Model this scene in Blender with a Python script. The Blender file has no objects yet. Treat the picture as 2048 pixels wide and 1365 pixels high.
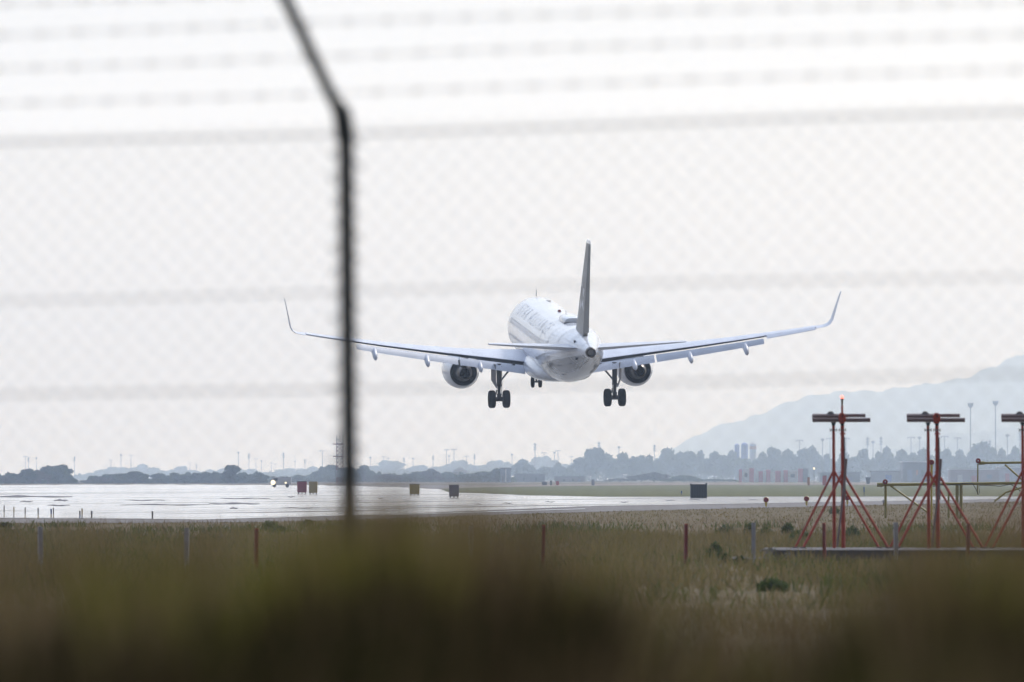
import bpy, bmesh, math, random
import numpy as np
from mathutils import Vector, Matrix
rng = random.Random(7)
nr = np.random.default_rng(11)
C = bpy.context.scene.collection
sc = bpy.context.scene
R = math.radians

# ------------------------------------------------------------------ camera
EYE = 1.65                      # eye height above the airfield
FPX = 15500.0                   # focal length in photograph pixels (2048 wide)
HOR = 958.0                     # horizon row of the photograph
cam_d = bpy.data.cameras.new('camera'); cam = bpy.data.objects.new('camera', cam_d); C.objects.link(cam)
cam_d.sensor_width = 36.0; cam_d.lens = FPX * 36.0 / 2048.0
cam.location = (0, 0, EYE)
cam.rotation_euler = (R(90) + math.atan((HOR - 682.5) / FPX), 0, 0)
cam_d.clip_start = 0.5; cam_d.clip_end = 40000
cam_d.dof.use_dof = True; cam_d.dof.focus_distance = 440; cam_d.dof.aperture_fstop = 5.1
sc.camera = cam

# ------------------------------------------------------------------ sky and light
SUN_AZ, SUN_EL = R(38), R(42)          # azimuth east of the view direction
w = bpy.data.worlds.new('World'); sc.world = w; w.use_nodes = True
nt = w.node_tree; nt.nodes.clear()
def wn(t): return nt.nodes.new(t)
out = wn('ShaderNodeOutputWorld'); bg = wn('ShaderNodeBackground'); sky = wn('ShaderNodeTexSky')
sky.sky_type = 'NISHITA'; sky.sun_disc = False; sky.sun_elevation = SUN_EL; sky.sun_rotation = SUN_AZ
sky.air_density = 1.0; sky.dust_density = 3.0; sky.ozone_density = 1.0
tc = wn('ShaderNodeTexCoord'); sep = wn('ShaderNodeSeparateXYZ'); nt.links.new(tc.outputs['Generated'], sep.inputs[0])
ramp = wn('ShaderNodeValToRGB'); nt.links.new(sep.outputs['Z'], ramp.inputs[0])
# thin overcast veil: warm white low down, cooler and brighter overhead
ramp.color_ramp.elements[0].position = 0.0; ramp.color_ramp.elements[0].color = (12.0, 11.9, 11.2, 1)
ramp.color_ramp.elements[1].position = 0.06; ramp.color_ramp.elements[1].color = (7.6, 7.6, 7.5, 1)
e = ramp.color_ramp.elements.new(0.5); e.color = (10.3, 11.9, 14.8, 1)
e = ramp.color_ramp.elements.new(1.0); e.color = (9.2, 11.7, 16.0, 1)
mix = wn('ShaderNodeMix'); mix.data_type = 'RGBA'; mix.inputs[0].default_value = 0.8
nt.links.new(sky.outputs[0], mix.inputs[6]); nt.links.new(ramp.outputs[0], mix.inputs[7])
# the hidden sun stands ahead: the veil is bright that way and duller behind the camera
mr = wn('ShaderNodeMapRange'); mr.interpolation_type = 'SMOOTHSTEP'; nt.links.new(sep.outputs['Y'], mr.inputs[0])
mr.inputs[1].default_value = -0.7; mr.inputs[2].default_value = 0.85; mr.inputs[3].default_value = 0.24; mr.inputs[4].default_value = 1.17
sc2 = wn('ShaderNodeVectorMath'); sc2.operation = 'SCALE'; nt.links.new(mix.outputs[2], sc2.inputs[0]); nt.links.new(mr.outputs[0], sc2.inputs['Scale'])
# slightly warmer towards the sun's side on the right
wr = wn('ShaderNodeMapRange'); nt.links.new(sep.outputs['X'], wr.inputs[0]); wr.inputs[1].default_value = -0.08; wr.inputs[2].default_value = 0.10
wm = wn('ShaderNodeMix'); wm.data_type = 'RGBA'; nt.links.new(wr.outputs[0], wm.inputs[0]); wm.inputs[6].default_value = (0.995, 0.995, 1.0, 1); wm.inputs[7].default_value = (1.02, 1.0, 0.95, 1)
vm = wn('ShaderNodeVectorMath'); vm.operation = 'MULTIPLY'; nt.links.new(sc2.outputs[0], vm.inputs[0]); nt.links.new(wm.outputs[2], vm.inputs[1])
nt.links.new(vm.outputs[0], bg.inputs[0]); bg.inputs[1].default_value = 0.1
nt.links.new(bg.outputs[0], out.inputs[0])
sun_d = bpy.data.lights.new('sun', 'SUN'); sun_d.energy = 2.5; sun_d.angle = R(9); sun_d.color = (1.0, 0.95, 0.88)
sun = bpy.data.objects.new('sun', sun_d); C.objects.link(sun)
sdir = Vector((math.sin(SUN_AZ) * math.cos(SUN_EL), math.cos(SUN_AZ) * math.cos(SUN_EL), math.sin(SUN_EL)))
sun.rotation_euler = sdir.to_track_quat('Z', 'Y').to_euler(); sun.location = (0, -20, 60)
sc.view_settings.view_transform = 'Standard'; sc.view_settings.look = 'None'
sc.view_settings.exposure = 0.2; sc.view_settings.gamma = 1.0
sc.render.engine = 'CYCLES'
cy = sc.cycles
cy.max_bounces = 6; cy.volume_bounces = 2; cy.diffuse_bounces = 3; cy.glossy_bounces = 3
cy.use_denoising = True; cy.denoiser = 'OPENIMAGEDENOISE'
cy.sample_clamp_indirect = 4.0

# ------------------------------------------------------------------ helpers
def gx(px, d): return (px - 1024.0) / FPX * d
def gz(py, d): return EYE + (HOR - py) / FPX * d
def gd(py, z=0.0): return FPX * (EYE - z) / (py - HOR)

def mat(name, col, rough=0.6, metal=0.0, spec=0.5, noise=None, bump=None, coat=0.0, emit=None, estr=0.0, trans=None):
    m = bpy.data.materials.new(name); m.use_nodes = True
    t = m.node_tree; b = t.nodes['Principled BSDF']
    b.inputs['Base Color'].default_value = (*col, 1); b.inputs['Roughness'].default_value = rough
    b.inputs['Metallic'].default_value = metal; b.inputs['Specular IOR Level'].default_value = spec
    b.inputs['Coat Weight'].default_value = coat; b.inputs['Coat Roughness'].default_value = 0.08
    if emit: b.inputs['Emission Color'].default_value = (*emit, 1); b.inputs['Emission Strength'].default_value = estr
    co = t.nodes.new('ShaderNodeTexCoord')
    if noise:
        sc_, amt, col2 = noise
        n = t.nodes.new('ShaderNodeTexNoise'); n.inputs['Scale'].default_value = sc_; n.inputs['Detail'].default_value = 5
        t.links.new(co.outputs['Object'], n.inputs['Vector'])
        rp = t.nodes.new('ShaderNodeValToRGB'); rp.color_ramp.elements[0].position = 0.5 - amt / 2; rp.color_ramp.elements[1].position = 0.5 + amt / 2
        rp.color_ramp.elements[0].color = (*col, 1); rp.color_ramp.elements[1].color = (*col2, 1)
        t.links.new(n.outputs[0], rp.inputs[0]); t.links.new(rp.outputs[0], b.inputs['Base Color'])
    if bump:
        n = t.nodes.new('ShaderNodeTexNoise'); n.inputs['Scale'].default_value = bump[0]; n.inputs['Detail'].default_value = 4
        t.links.new(co.outputs['Object'], n.inputs['Vector'])
        bp = t.nodes.new('ShaderNodeBump'); bp.inputs['Strength'].default_value = bump[1]; bp.inputs['Distance'].default_value = bump[2]
        t.links.new(n.outputs[0], bp.inputs['Height']); t.links.new(bp.outputs[0], b.inputs['Normal'])
    return m

def foliage(name, cols, scale=0.5, island=0.5, ys=1.0):
    """leaf colour: broad noise patches plus a per-leaf random step, thin leaves let light through"""
    m = bpy.data.materials.new(name); m.use_nodes = True; t = m.node_tree; t.nodes.clear()
    o = t.nodes.new('ShaderNodeOutputMaterial'); d = t.nodes.new('ShaderNodeBsdfDiffuse'); tr = t.nodes.new('ShaderNodeBsdfTranslucent')
    mx = t.nodes.new('ShaderNodeMixShader'); mx.inputs[0].default_value = 0.42
    co = t.nodes.new('ShaderNodeNewGeometry'); n = t.nodes.new('ShaderNodeTexNoise'); n.inputs['Scale'].default_value = scale; n.inputs['Detail'].default_value = 3
    mp = t.nodes.new('ShaderNodeMapping'); mp.inputs['Scale'].default_value = (1, ys, 1); t.links.new(co.outputs['Position'], mp.inputs['Vector']); t.links.new(mp.outputs[0], n.inputs['Vector'])
    mm = t.nodes.new('ShaderNodeMath'); mm.operation = 'MULTIPLY_ADD'; mm.inputs[1].default_value = island; 
    t.links.new(co.outputs['Random Per Island'], mm.inputs[0])
    m2 = t.nodes.new('ShaderNodeMath'); m2.operation = 'MULTIPLY_ADD'; m2.inputs[1].default_value = 1.6; m2.inputs[2].default_value = -0.3 - island / 2
    t.links.new(n.outputs[0], m2.inputs[0]); t.links.new(m2.outputs[0], mm.inputs[2])
    rp = t.nodes.new('ShaderNodeValToRGB'); els = rp.color_ramp.elements
    while len(els) < len(cols): els.new(0.5)
    for i, c in enumerate(cols): els[i].position = i / (len(cols) - 1); els[i].color = (*c, 1)
    t.links.new(mm.outputs[0], rp.inputs[0])
    for s in (d, tr): t.links.new(rp.outputs[0], s.inputs[0])
    t.links.new(d.outputs[0], mx.inputs[1]); t.links.new(tr.outputs[0], mx.inputs[2]); t.links.new(mx.outputs[0], o.inputs[0])
    return m

def link(name, me, m=None, parent=None):
    o = bpy.data.objects.new(name, me); C.objects.link(o)
    if m is not None:
        for k in (m if isinstance(m, (list, tuple)) else [m]): me.materials.append(k)
    if parent is not None: o.parent = parent
    return o

def tag(o, label=None, cat=None, group=None, kind=None):
    if label: o['label'] = label
    if cat: o['category'] = cat
    if group: o['group'] = group
    if kind: o['kind'] = kind
    return o

def empty(name, loc=(0, 0, 0), rz=0.0):
    o = bpy.data.objects.new(name, None); C.objects.link(o); o.location = loc; o.rotation_euler = (0, 0, rz); o.empty_display_size = 0.2
    return o

class MB:
    """collects primitive shapes into one mesh"""
    def __init__(s): s.v = []; s.f = []; s.mi = []; s.m = 0
    def add(s, vs, fs):
        k = len(s.v); s.v += [tuple(v) for v in vs]; s.f += [tuple(i + k for i in f) for f in fs]; s.mi += [s.m] * len(fs)
    def box(s, c, d, rot=None):
        vs = []
        for z in (-1, 1):
            for y in (-1, 1):
                for x in (-1, 1):
                    p = Vector((x * d[0] / 2, y * d[1] / 2, z * d[2] / 2))
                    if rot is not None: p = rot @ p
                    vs.append(p + Vector(c))
        s.add(vs, [(0, 2, 3, 1), (4, 5, 7, 6), (0, 1, 5, 4), (2, 6, 7, 3), (0, 4, 6, 2), (1, 3, 7, 5)])
    def tube(s, pts, r, n=10, cap=True):
        pts = [Vector(p) for p in pts]; rs = r if isinstance(r, (list, tuple)) else [r] * len(pts)
        vs = []
        for i, p in enumerate(pts):
            a = pts[max(i - 1, 0)]; b = pts[min(i + 1, len(pts) - 1)]; t = (b - a).normalized()
            up = Vector((0, 0, 1)) if abs(t.z) < 0.9 else Vector((1, 0, 0))
            u = t.cross(up).normalized(); v = t.cross(u).normalized()
            for k in range(n):
                an = 2 * math.pi * k / n; vs.append(p + (u * math.cos(an) + v * math.sin(an)) * rs[i])
        fs = []
        for i in range(len(pts) - 1):
            for k in range(n): fs.append((i * n + k, i * n + (k + 1) % n, (i + 1) * n + (k + 1) % n, (i + 1) * n + k))
        if cap: fs += [tuple(range(n))[::-1], tuple((len(pts) - 1) * n + k for k in range(n))]
        s.add(vs, fs)
    def loft(s, rings, cap=True, closed=True):
        n = len(rings[0]); vs = [p for r in rings for p in r]; fs = []
        for i in range(len(rings) - 1):
            for k in range(n if closed else n - 1): fs.append((i * n + k, i * n + (k + 1) % n, (i + 1) * n + (k + 1) % n, (i + 1) * n + k))
        if cap: fs += [tuple(range(n))[::-1], tuple((len(rings) - 1) * n + k for k in range(n))]
        s.add(vs, fs)
    def lathe(s, prof, org, axis='Y', n=28):
        """prof: list of (along, radius)"""
        rings = []
        for a, r in prof:
            ring = []
            for k in range(n):
                t = 2 * math.pi * k / n; c, q = r * math.cos(t), r * math.sin(t)
                ring.append(Vector(org) + (Vector((c, a, q)) if axis == 'Y' else Vector((a, c, q)) if axis == 'X' else Vector((c, q, a))))
            rings.append(ring)
        s.loft(rings, cap=False)
    def sphere(s, c, r, n=12, sz=1.0):
        rings = []
        for i in range(n + 1):
            p = math.pi * i / n; rr = max(r * math.sin(p), 1e-4)
            rings.append([Vector(c) + Vector((rr * math.cos(2 * math.pi * k / n), rr * math.sin(2 * math.pi * k / n), -r * sz * math.cos(p))) for k in range(n)])
        s.loft(rings)
    def build(s, name, m, parent=None, smooth=None, bevel=0.0):
        me = bpy.data.meshes.new(name); me.from_pydata(s.v, [], s.f)
        bm = bmesh.new(); bm.from_mesh(me)
        for i, f in enumerate(bm.faces): f.material_index = s.mi[i]
        bmesh.ops.recalc_face_normals(bm, faces=bm.faces)
        if bevel: bmesh.ops.bevel(bm, geom=list(bm.edges), offset=bevel, segments=2, affect='EDGES', profile=0.5)
        if smooth is not None:
            for f in bm.faces: f.smooth = True
            for ed in bm.edges:
                if len(ed.link_faces) == 2 and ed.calc_face_angle(0) > R(smooth): ed.smooth = False
        bm.to_mesh(me); bm.free()
        return link(name, me, m, parent)

def copy_tree(o, parent=None):
    c = o.copy(); C.objects.link(c)
    if parent is not None: c.parent = parent
    for ch in list(o.children): copy_tree(ch, c)
    return c

def np_mesh(name, V, Fc, m, parent=None):
    """V (n,3) array, Fc (m,k) array of equal sized faces"""
    me = bpy.data.meshes.new(name); k = Fc.shape[1]
    me.vertices.add(len(V)); me.vertices.foreach_set('co', V.astype(np.float32).ravel())
    me.loops.add(Fc.size); me.loops.foreach_set('vertex_index', Fc.astype(np.int32).ravel())
    me.polygons.add(len(Fc)); me.polygons.foreach_set('loop_start', np.arange(0, Fc.size, k, dtype=np.int32))
    me.update(calc_edges=True); me.validate()
    return link(name, me, m, parent)

def blades(P, H, W, lean, curve=0.35):
    """two-piece grass blades at P (n,3), heights H, widths W"""
    n = len(P); a = nr.uniform(0, 2 * np.pi, n); wv = np.stack([np.cos(a), np.sin(a), np.zeros(n)], 1) * (W / 2)[:, None]
    b = nr.uniform(0, 2 * np.pi, n); L = np.stack([np.cos(b), np.sin(b), np.zeros(n)], 1) * (H * nr.uniform(0.1, 1, n) * lean)[:, None]
    up = np.zeros((n, 3)); up[:, 2] = H
    mid = P + up * 0.55 + L * curve; tip = P + up + L
    V = np.stack([P - wv, P + wv, mid + wv * 0.8, mid - wv * 0.8, tip + wv * 0.15, tip - wv * 0.15], 1).reshape(-1, 3)
    i = np.arange(n)[:, None] * 6
    Fc = np.concatenate([i + np.array([[0, 1, 2, 3]]), i + np.array([[3, 2, 4, 5]])])
    return V, Fc

# ------------------------------------------------------------------ materials
M = {}
M['white'] = mat('aircraft_white_paint', (0.75, 0.77, 0.84), 0.22, coat=0.5, noise=(0.7, 0.5, (0.68, 0.70, 0.77)))  # blue of the sky fill tinted into the white
M['wing'] = mat('wing_grey_white_paint', (0.62, 0.65, 0.76), 0.35, noise=(0.9, 0.6, (0.54, 0.57, 0.68)))  # same sky-fill blue put into the wing colour
M['cove'] = mat('wing_cove_shade', (0.02, 0.02, 0.025), 0.7)
M['fin'] = mat('fin_grey_with_sheen', (0.26, 0.255, 0.25), 0.45, spec=0.45, noise=(0.8, 0.6, (0.33, 0.322, 0.315)))  # grey lifted to hold the sky sheen on the forward fin
M['logo'] = mat('pale_logo_paint', (0.62, 0.63, 0.65), 0.35)
M['letter'] = mat('grey_lettering_paint', (0.62, 0.63, 0.69), 0.4)
M['window'] = mat('cabin_window_glass', (0.66, 0.68, 0.76), 0.3)
M['line'] = mat('panel_gap_dark', (0.08, 0.08, 0.1), 0.6)
M['tyre'] = mat('tyre_rubber', (0.005, 0.006, 0.008), 0.8, spec=0.15)
M['gear'] = mat('gear_grey_steel', (0.055, 0.06, 0.07), 0.5, noise=(6, 0.5, (0.03, 0.03, 0.036)))
M['gdoor'] = mat('gear_door_paint', (0.22, 0.22, 0.25), 0.5)
M['nozzle'] = mat('engine_hot_metal', (0.16, 0.15, 0.15), 0.38, metal=0.9, noise=(3, 0.4, (0.10, 0.085, 0.075)))
M['duct'] = mat('fan_duct_dark', (0.006, 0.006, 0.009), 0.6, spec=.2)
M['red'] = mat('antenna_red_paint', (0.50, 0.060, 0.028), 0.55, noise=(9, 0.5, (0.34, 0.040, 0.020)))
M['maroon'] = mat('radome_mauve_brown', (0.22, 0.15, 0.15), 0.5, noise=(14, 0.4, (0.17, 0.11, 0.108)))
M['grey'] = mat('weathered_grey', (0.22, 0.22, 0.24), 0.6, noise=(7, 0.4, (0.14, 0.14, 0.15)))
M['black'] = mat('black_bracket', (0.02, 0.02, 0.022), 0.6)
M['yellow'] = mat('olive_yellow_pipe', (0.34, 0.29, 0.07), 0.55, noise=(5, 0.5, (0.25, 0.21, 0.055)))
M['redglass'] = mat('red_glass_lens', (0.22, 0.01, 0.015), 0.2)
M['redlamp'] = mat('lit_red_lamp', (0.9, 0.3, 0.25), 0.3, emit=(1.0, 0.25, 0.18), estr=2.2)
M['concrete'] = mat('old_concrete', (0.10, 0.088, 0.095), 0.85, noise=(1.2, 0.5, (0.065, 0.058, 0.064)), bump=(14, 0.4, 0.02))
M['postred'] = mat('post_red_paint', (0.24, 0.040, 0.035), 0.7, noise=(8, 0.5, (0.17, 0.03, 0.028)))
M['postwhite'] = mat('white_post_paint', (0.38, 0.38, 0.43), 0.6, noise=(7, 0.5, (0.27, 0.27, 0.31)))
M['fence'] = mat('fence_black_green_paint', (0.010, 0.014, 0.016), 0.5, noise=(20, 0.5, (0.02, 0.026, 0.03)))
M['wire'] = mat('galvanised_wire', (0.07, 0.07, 0.073), 0.6, metal=0.0)
M['trunk'] = mat('tree_bark', (0.07, 0.055, 0.04), 0.9, noise=(3, 0.5, (0.04, 0.03, 0.025)))

# ------------------------------------------------------------------ ground
def sheet(name, poly, z, m, kind='structure'):
    me = bpy.data.meshes.new(name); me.from_pydata([(x, y, z) for x, y in poly], [], [tuple(range(len(poly)))])
    bm = bmesh.new(); bm.from_mesh(me); bmesh.ops.triangulate(bm, faces=bm.faces)
    for f in bm.faces:
        if f.normal.z < 0: f.normal_flip()
    bm.to_mesh(me); bm.free()
    o = link(name, me, m); o['kind'] = kind
    return o
def ground_mat(name, cols, s1, s2, rough=0.95, bump=0.5, stretch=(1, 1, 1)):
    m = bpy.data.materials.new(name); m.use_nodes = True; t = m.node_tree; b = t.nodes['Principled BSDF']
    b.inputs['Roughness'].default_value = rough; b.inputs['Specular IOR Level'].default_value = 0.1
    g = t.nodes.new('ShaderNodeNewGeometry'); mp = t.nodes.new('ShaderNodeMapping'); mp.inputs['Scale'].default_value = stretch
    t.links.new(g.outputs['Position'], mp.inputs['Vector'])
    a = t.nodes.new('ShaderNodeTexNoise'); a.inputs['Scale'].default_value = s1; a.inputs['Detail'].default_value = 6
    c = t.nodes.new('ShaderNodeTexNoise'); c.inputs['Scale'].default_value = s2; c.inputs['Detail'].default_value = 4
    for n in (a, c): t.links.new(mp.outputs[0], n.inputs['Vector'])
    mx = t.nodes.new('ShaderNodeMath'); mx.operation = 'MULTIPLY_ADD'; mx.inputs[1].default_value = 0.45
    t.links.new(c.outputs[0], mx.inputs[0])
    m3 = t.nodes.new('ShaderNodeMath'); m3.operation = 'MULTIPLY'; m3.inputs[1].default_value = 0.55
    t.links.new(a.outputs[0], m3.inputs[0]); t.links.new(m3.outputs[0], mx.inputs[2])
    rp = t.nodes.new('ShaderNodeValToRGB'); els = rp.color_ramp.elements
    while len(els) < len(cols): els.new(0.5)
    for i, cc in enumerate(cols): els[i].position = 0.3 + 0.4 * i / (len(cols) - 1); els[i].color = (*cc, 1)
    t.links.new(mx.outputs[0], rp.inputs[0]); t.links.new(rp.outputs[0], b.inputs['Base Color'])
    return m
M['soil'] = ground_mat('dry_grass_ground', [(0.06, 0.045, 0.024), (0.10, 0.075, 0.040), (0.135, 0.10, 0.058), (0.075, 0.078, 0.030)], 0.25, 3.0)
M['farsoil'] = ground_mat('green_verge_ground', [(0.065, 0.075, 0.030), (0.09, 0.10, 0.038), (0.12, 0.11, 0.05), (0.06, 0.085, 0.028)], 0.05, 0.4)
M['earth'] = ground_mat('bare_earth_strip', [(0.16, 0.12, 0.11), (0.22, 0.18, 0.16), (0.28, 0.24, 0.22)], 0.02, 0.3)
M['asphalt'] = ground_mat('shoulder_asphalt', [(0.15, 0.14, 0.14), (0.20, 0.185, 0.185), (0.26, 0.24, 0.24)], 0.12, 0.9)

# big ground sheet with a weedy bank just in front of the camera
ys = [-60, -10, 0, 2, 3.5, 5, 7, 9, 11, 13, 15, 17, 20, 30, 60, 120, 300, 800, 2000, 4500, 9000, 24000]
xs = [-5500, -800, -100, -20, -8, -4, -2, -1, 0, 1, 2, 4, 8, 20, 100, 800, 5500]
def bank(x, y):
    t = max(0.0, 1 - abs(y - 8.5) / 7.5); t = t * t * (3 - 2 * t)
    return 0.95 * t * max(0.0, min(1.0, (30 - abs(x)) / 12))
vs = [(x, y, bank(x, y)) for y in ys for x in xs]; nx = len(xs)
fs = [(j * nx + i, j * nx + i + 1, (j + 1) * nx + i + 1, (j + 1) * nx + i) for j in range(len(ys) - 1) for i in range(nx - 1)]
me = bpy.data.meshes.new('ground'); me.from_pydata(vs, [], fs); o = link('ground', me, M['soil']); o['kind'] = 'structure'

def P(px, py): d = gd(py); return (gx(px, d), d)
# runway and its shoulder (mirage shining on it)
near = [P(-700, 1052), P(0, 1047), P(300, 1046.5), P(520, 1045), P(700, 1041), P(900, 1033), P(1200, 1024), P(1600, 1014.5), P(2048, 1003.5), P(2700, 992.5)]
sheet('runway_shoulder', near + [(700, 1900), (-700, 1900)], 0.012, M['asphalt'])
# glassy runway: heat shimmer makes the far surface a mirror of the low sky, broken by dull streaks
def mirage_mat():
    m = bpy.data.materials.new('runway_heat_shimmer'); m.use_nodes = True; t = m.node_tree; b = t.nodes['Principled BSDF']
    g = t.nodes.new('ShaderNodeNewGeometry'); m0 = t.nodes.new('ShaderNodeMapping'); m0.inputs['Rotation'].default_value = (0, 0, R(11.5)); t.links.new(g.outputs['Position'], m0.inputs['Vector'])
    def nz(scale, det, ro, p0, p1):
        mp = t.nodes.new('ShaderNodeMapping'); mp.inputs['Scale'].default_value = scale; t.links.new(m0.outputs[0], mp.inputs['Vector'])
        n = t.nodes.new('ShaderNodeTexNoise'); n.inputs['Scale'].default_value = 1.0; n.inputs['Detail'].default_value = det; n.inputs['Roughness'].default_value = ro; n.inputs['Distortion'].default_value = .8
        t.links.new(mp.outputs[0], n.inputs['Vector']); q = t.nodes.new('ShaderNodeMapRange'); q.inputs[1].default_value = p0; q.inputs[2].default_value = p1; t.links.new(n.outputs[0], q.inputs[0]); return q
    q1 = nz((0.22, 0.0035, 1), 4, .6, .55, .62)      # long dull streaks, broken shimmer put into the shader mix
    q2 = nz((0.35, 0.03, 1), 5, .7, .58, .66)        # short broken flecks
    q3 = nz((0.03, 0.004, 1), 2, .5, .38, .56)       # where streaks cluster
    mm_ = t.nodes.new('ShaderNodeMath'); mm_.operation = 'MAXIMUM'; t.links.new(q1.outputs[0], mm_.inputs[0]); t.links.new(q2.outputs[0], mm_.inputs[1])
    rp = t.nodes.new('ShaderNodeMath'); rp.operation = 'MULTIPLY'; t.links.new(mm_.outputs[0], rp.inputs[0]); t.links.new(q3.outputs[0], rp.inputs[1])
    b.inputs['Base Color'].default_value = (0.12, 0.115, 0.115, 1); b.inputs['Roughness'].default_value = 0.9; b.inputs['Specular IOR Level'].default_value = 0.2
    gl = t.nodes.new('ShaderNodeBsdfGlossy'); gl.inputs['Color'].default_value = (0.97, 0.97, 0.98, 1); gl.inputs['Roughness'].default_value = 0.13
    # right of the touchdown zone the shimmer's weaker sheen is painted in
    sx_ = t.nodes.new('ShaderNodeSeparateXYZ'); t.links.new(g.outputs['Position'], sx_.inputs[0])
    dr = t.nodes.new('ShaderNodeMapRange'); dr.inputs[1].default_value = 3; dr.inputs[2].default_value = 14; dr.inputs[3].default_value = 0; dr.inputs[4].default_value = .58; t.links.new(sx_.outputs['X'], dr.inputs[0])
    ad = t.nodes.new('ShaderNodeMath'); ad.operation = 'MAXIMUM'; t.links.new(rp.outputs[0], ad.inputs[0]); t.links.new(dr.outputs[0], ad.inputs[1])
    fz = t.nodes.new('ShaderNodeFresnel'); fz.inputs['IOR'].default_value = 1.33
    iv = t.nodes.new('ShaderNodeMath'); iv.operation = 'SUBTRACT'; iv.inputs[0].default_value = 1.0; t.links.new(ad.outputs[0], iv.inputs[1])
    fm = t.nodes.new('ShaderNodeMath'); fm.operation = 'MULTIPLY'; t.links.new(fz.outputs[0], fm.inputs[0]); t.links.new(iv.outputs[0], fm.inputs[1])
    rp = t.nodes.new('ShaderNodeMath'); rp.operation = 'SUBTRACT'; rp.inputs[0].default_value = 1.0; t.links.new(fm.outputs[0], rp.inputs[1])
    mx = t.nodes.new('ShaderNodeMixShader'); o_ = t.nodes['Material Output']
    t.links.new(rp.outputs[0], mx.inputs[0]); t.links.new(gl.outputs[0], mx.inputs[1]); t.links.new(b.outputs[0], mx.inputs[2]); t.links.new(mx.outputs[0], o_.inputs[0])
    return m
M['mirage'] = mirage_mat()
mir_near = [P(-500, 1041), P(0, 1038), P(260, 1039), P(400, 1041), P(560, 1036.5), P(800, 1029.5), P(1000, 1021), P(1200, 1013), P(1500, 1008.5), P(2048, 998.5), P(2500, 993.6)]
mir_far = [(300, 980), (60, 960), P(2048, 993), P(1200, 993.5), P(1050, 990), P(960, 986), P(930, 982), P(800, 979.5), P(650, 977), P(300, 974.5), P(0, 976.5), P(-600, 978)]
mir_far = [P(2500, 992.5), P(2048, 993), P(1200, 993.5), P(1050, 990), P(960, 986), P(930, 982), P(800, 975.5), P(650, 971.5), P(300, 969.6), P(0, 970.4), P(-600, 971)]
rj = random.Random(5); jf = []
for (xa_, da_), (xb_, db_) in zip(mir_far, mir_far[1:]):
    for i in range(14):
        t = i / 14; d_ = da_ + (db_ - da_) * t; x_ = xa_ + (xb_ - xa_) * t; yy = HOR + EYE * FPX / d_ + rj.uniform(-.7, .7); pxx = 1024 + x_ * FPX / d_; jf.append(P(pxx, yy))
sheet('runway', mir_near + jf + [mir_far[-1]], 0.03, M['mirage'])
def smear(px0, px1, y0, y1, seed):  # dark ripples of the heat shimmer laid down as flat coloured sheets
    r = random.Random(seed); top, bot = [], []; n = 40
    for i in range(n + 1):
        t = i / n; px = px0 + (px1 - px0) * t; e = .12 + .6 * math.sin(math.pi * t) * (.6 + .4 * math.sin(t * 17 + seed)); ym = (y0 + y1) / 2 + .5 * math.sin(t * 9 + seed); h = (y1 - y0) / 2
        top.append(P(px, ym - h * e * r.uniform(.85, 1.1) - .1)); bot.append(P(px, ym + h * e * r.uniform(.85, 1.1) + .1))
    o = sheet('runway_shimmer_patch', top + bot[::-1], .055, M['shimmer_patch'])
M['shimmer_patch'] = ground_mat('shimmer_dark_sheet', [(0.10, 0.095, 0.11), (0.17, 0.165, 0.18), (0.26, 0.25, 0.27)], .1, 1.0)
for k_, a_ in enumerate([(-60, 145, 991.5, 997.5), (108, 136, 999, 1005), (40, 66, 1003, 1006), (95, 140, 1011, 1014), (250, 330, 1001, 1003), (440, 540, 997, 999.5), (418, 520, 1007, 1011), (460, 476, 1016, 1020), (240, 420, 1010, 1012.5), (560, 640, 1017, 1018.5), (575, 590, 994, 996.5), (600, 606, 993, 995), (757, 766, 997, 1000), (952, 962, 1009, 1010.5), (1005, 1024, 1007, 1009), (1090, 1110, 1004.5, 1006), (1240, 1256, 1005, 1007), (1330, 1350, 1001, 1003), (1380, 1400, 999.5, 1001), (1495, 1515, 1000, 1001.5)]): smear(*a_, k_)
# green verge, bare strip
sheet('grass_verge', [P(900, 986.5), P(960, 987.5), P(1050, 991.5), P(1200, 994.5), P(2048, 994), P(2700, 993.5), P(2700, 971), P(2048, 970.5), P(1400, 970.8), P(1150, 972.5), P(960, 976), P(880, 979)], 0.05, M['farsoil'])
sheet('taxiway', [P(880, 979), P(960, 976), P(1150, 972.5), P(1400, 970.8), P(2048, 970.5), P(2700, 971), P(2700, 967.4), P(1400, 967.2), P(1100, 969.5), P(900, 974)], 0.08, M['earth'])
# thin painted edge line on the shoulder
el = [P(760, 1033.5), P(1000, 1025.5), P(1170, 1020)]; eu = [P(1170, 1019.2), P(1000, 1024.4), P(760, 1032.4)]
sheet('runway_edge_line', el + eu, 0.05, mat('edge_line_paint', (0.75, 0.75, 0.75), 0.6))

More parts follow.
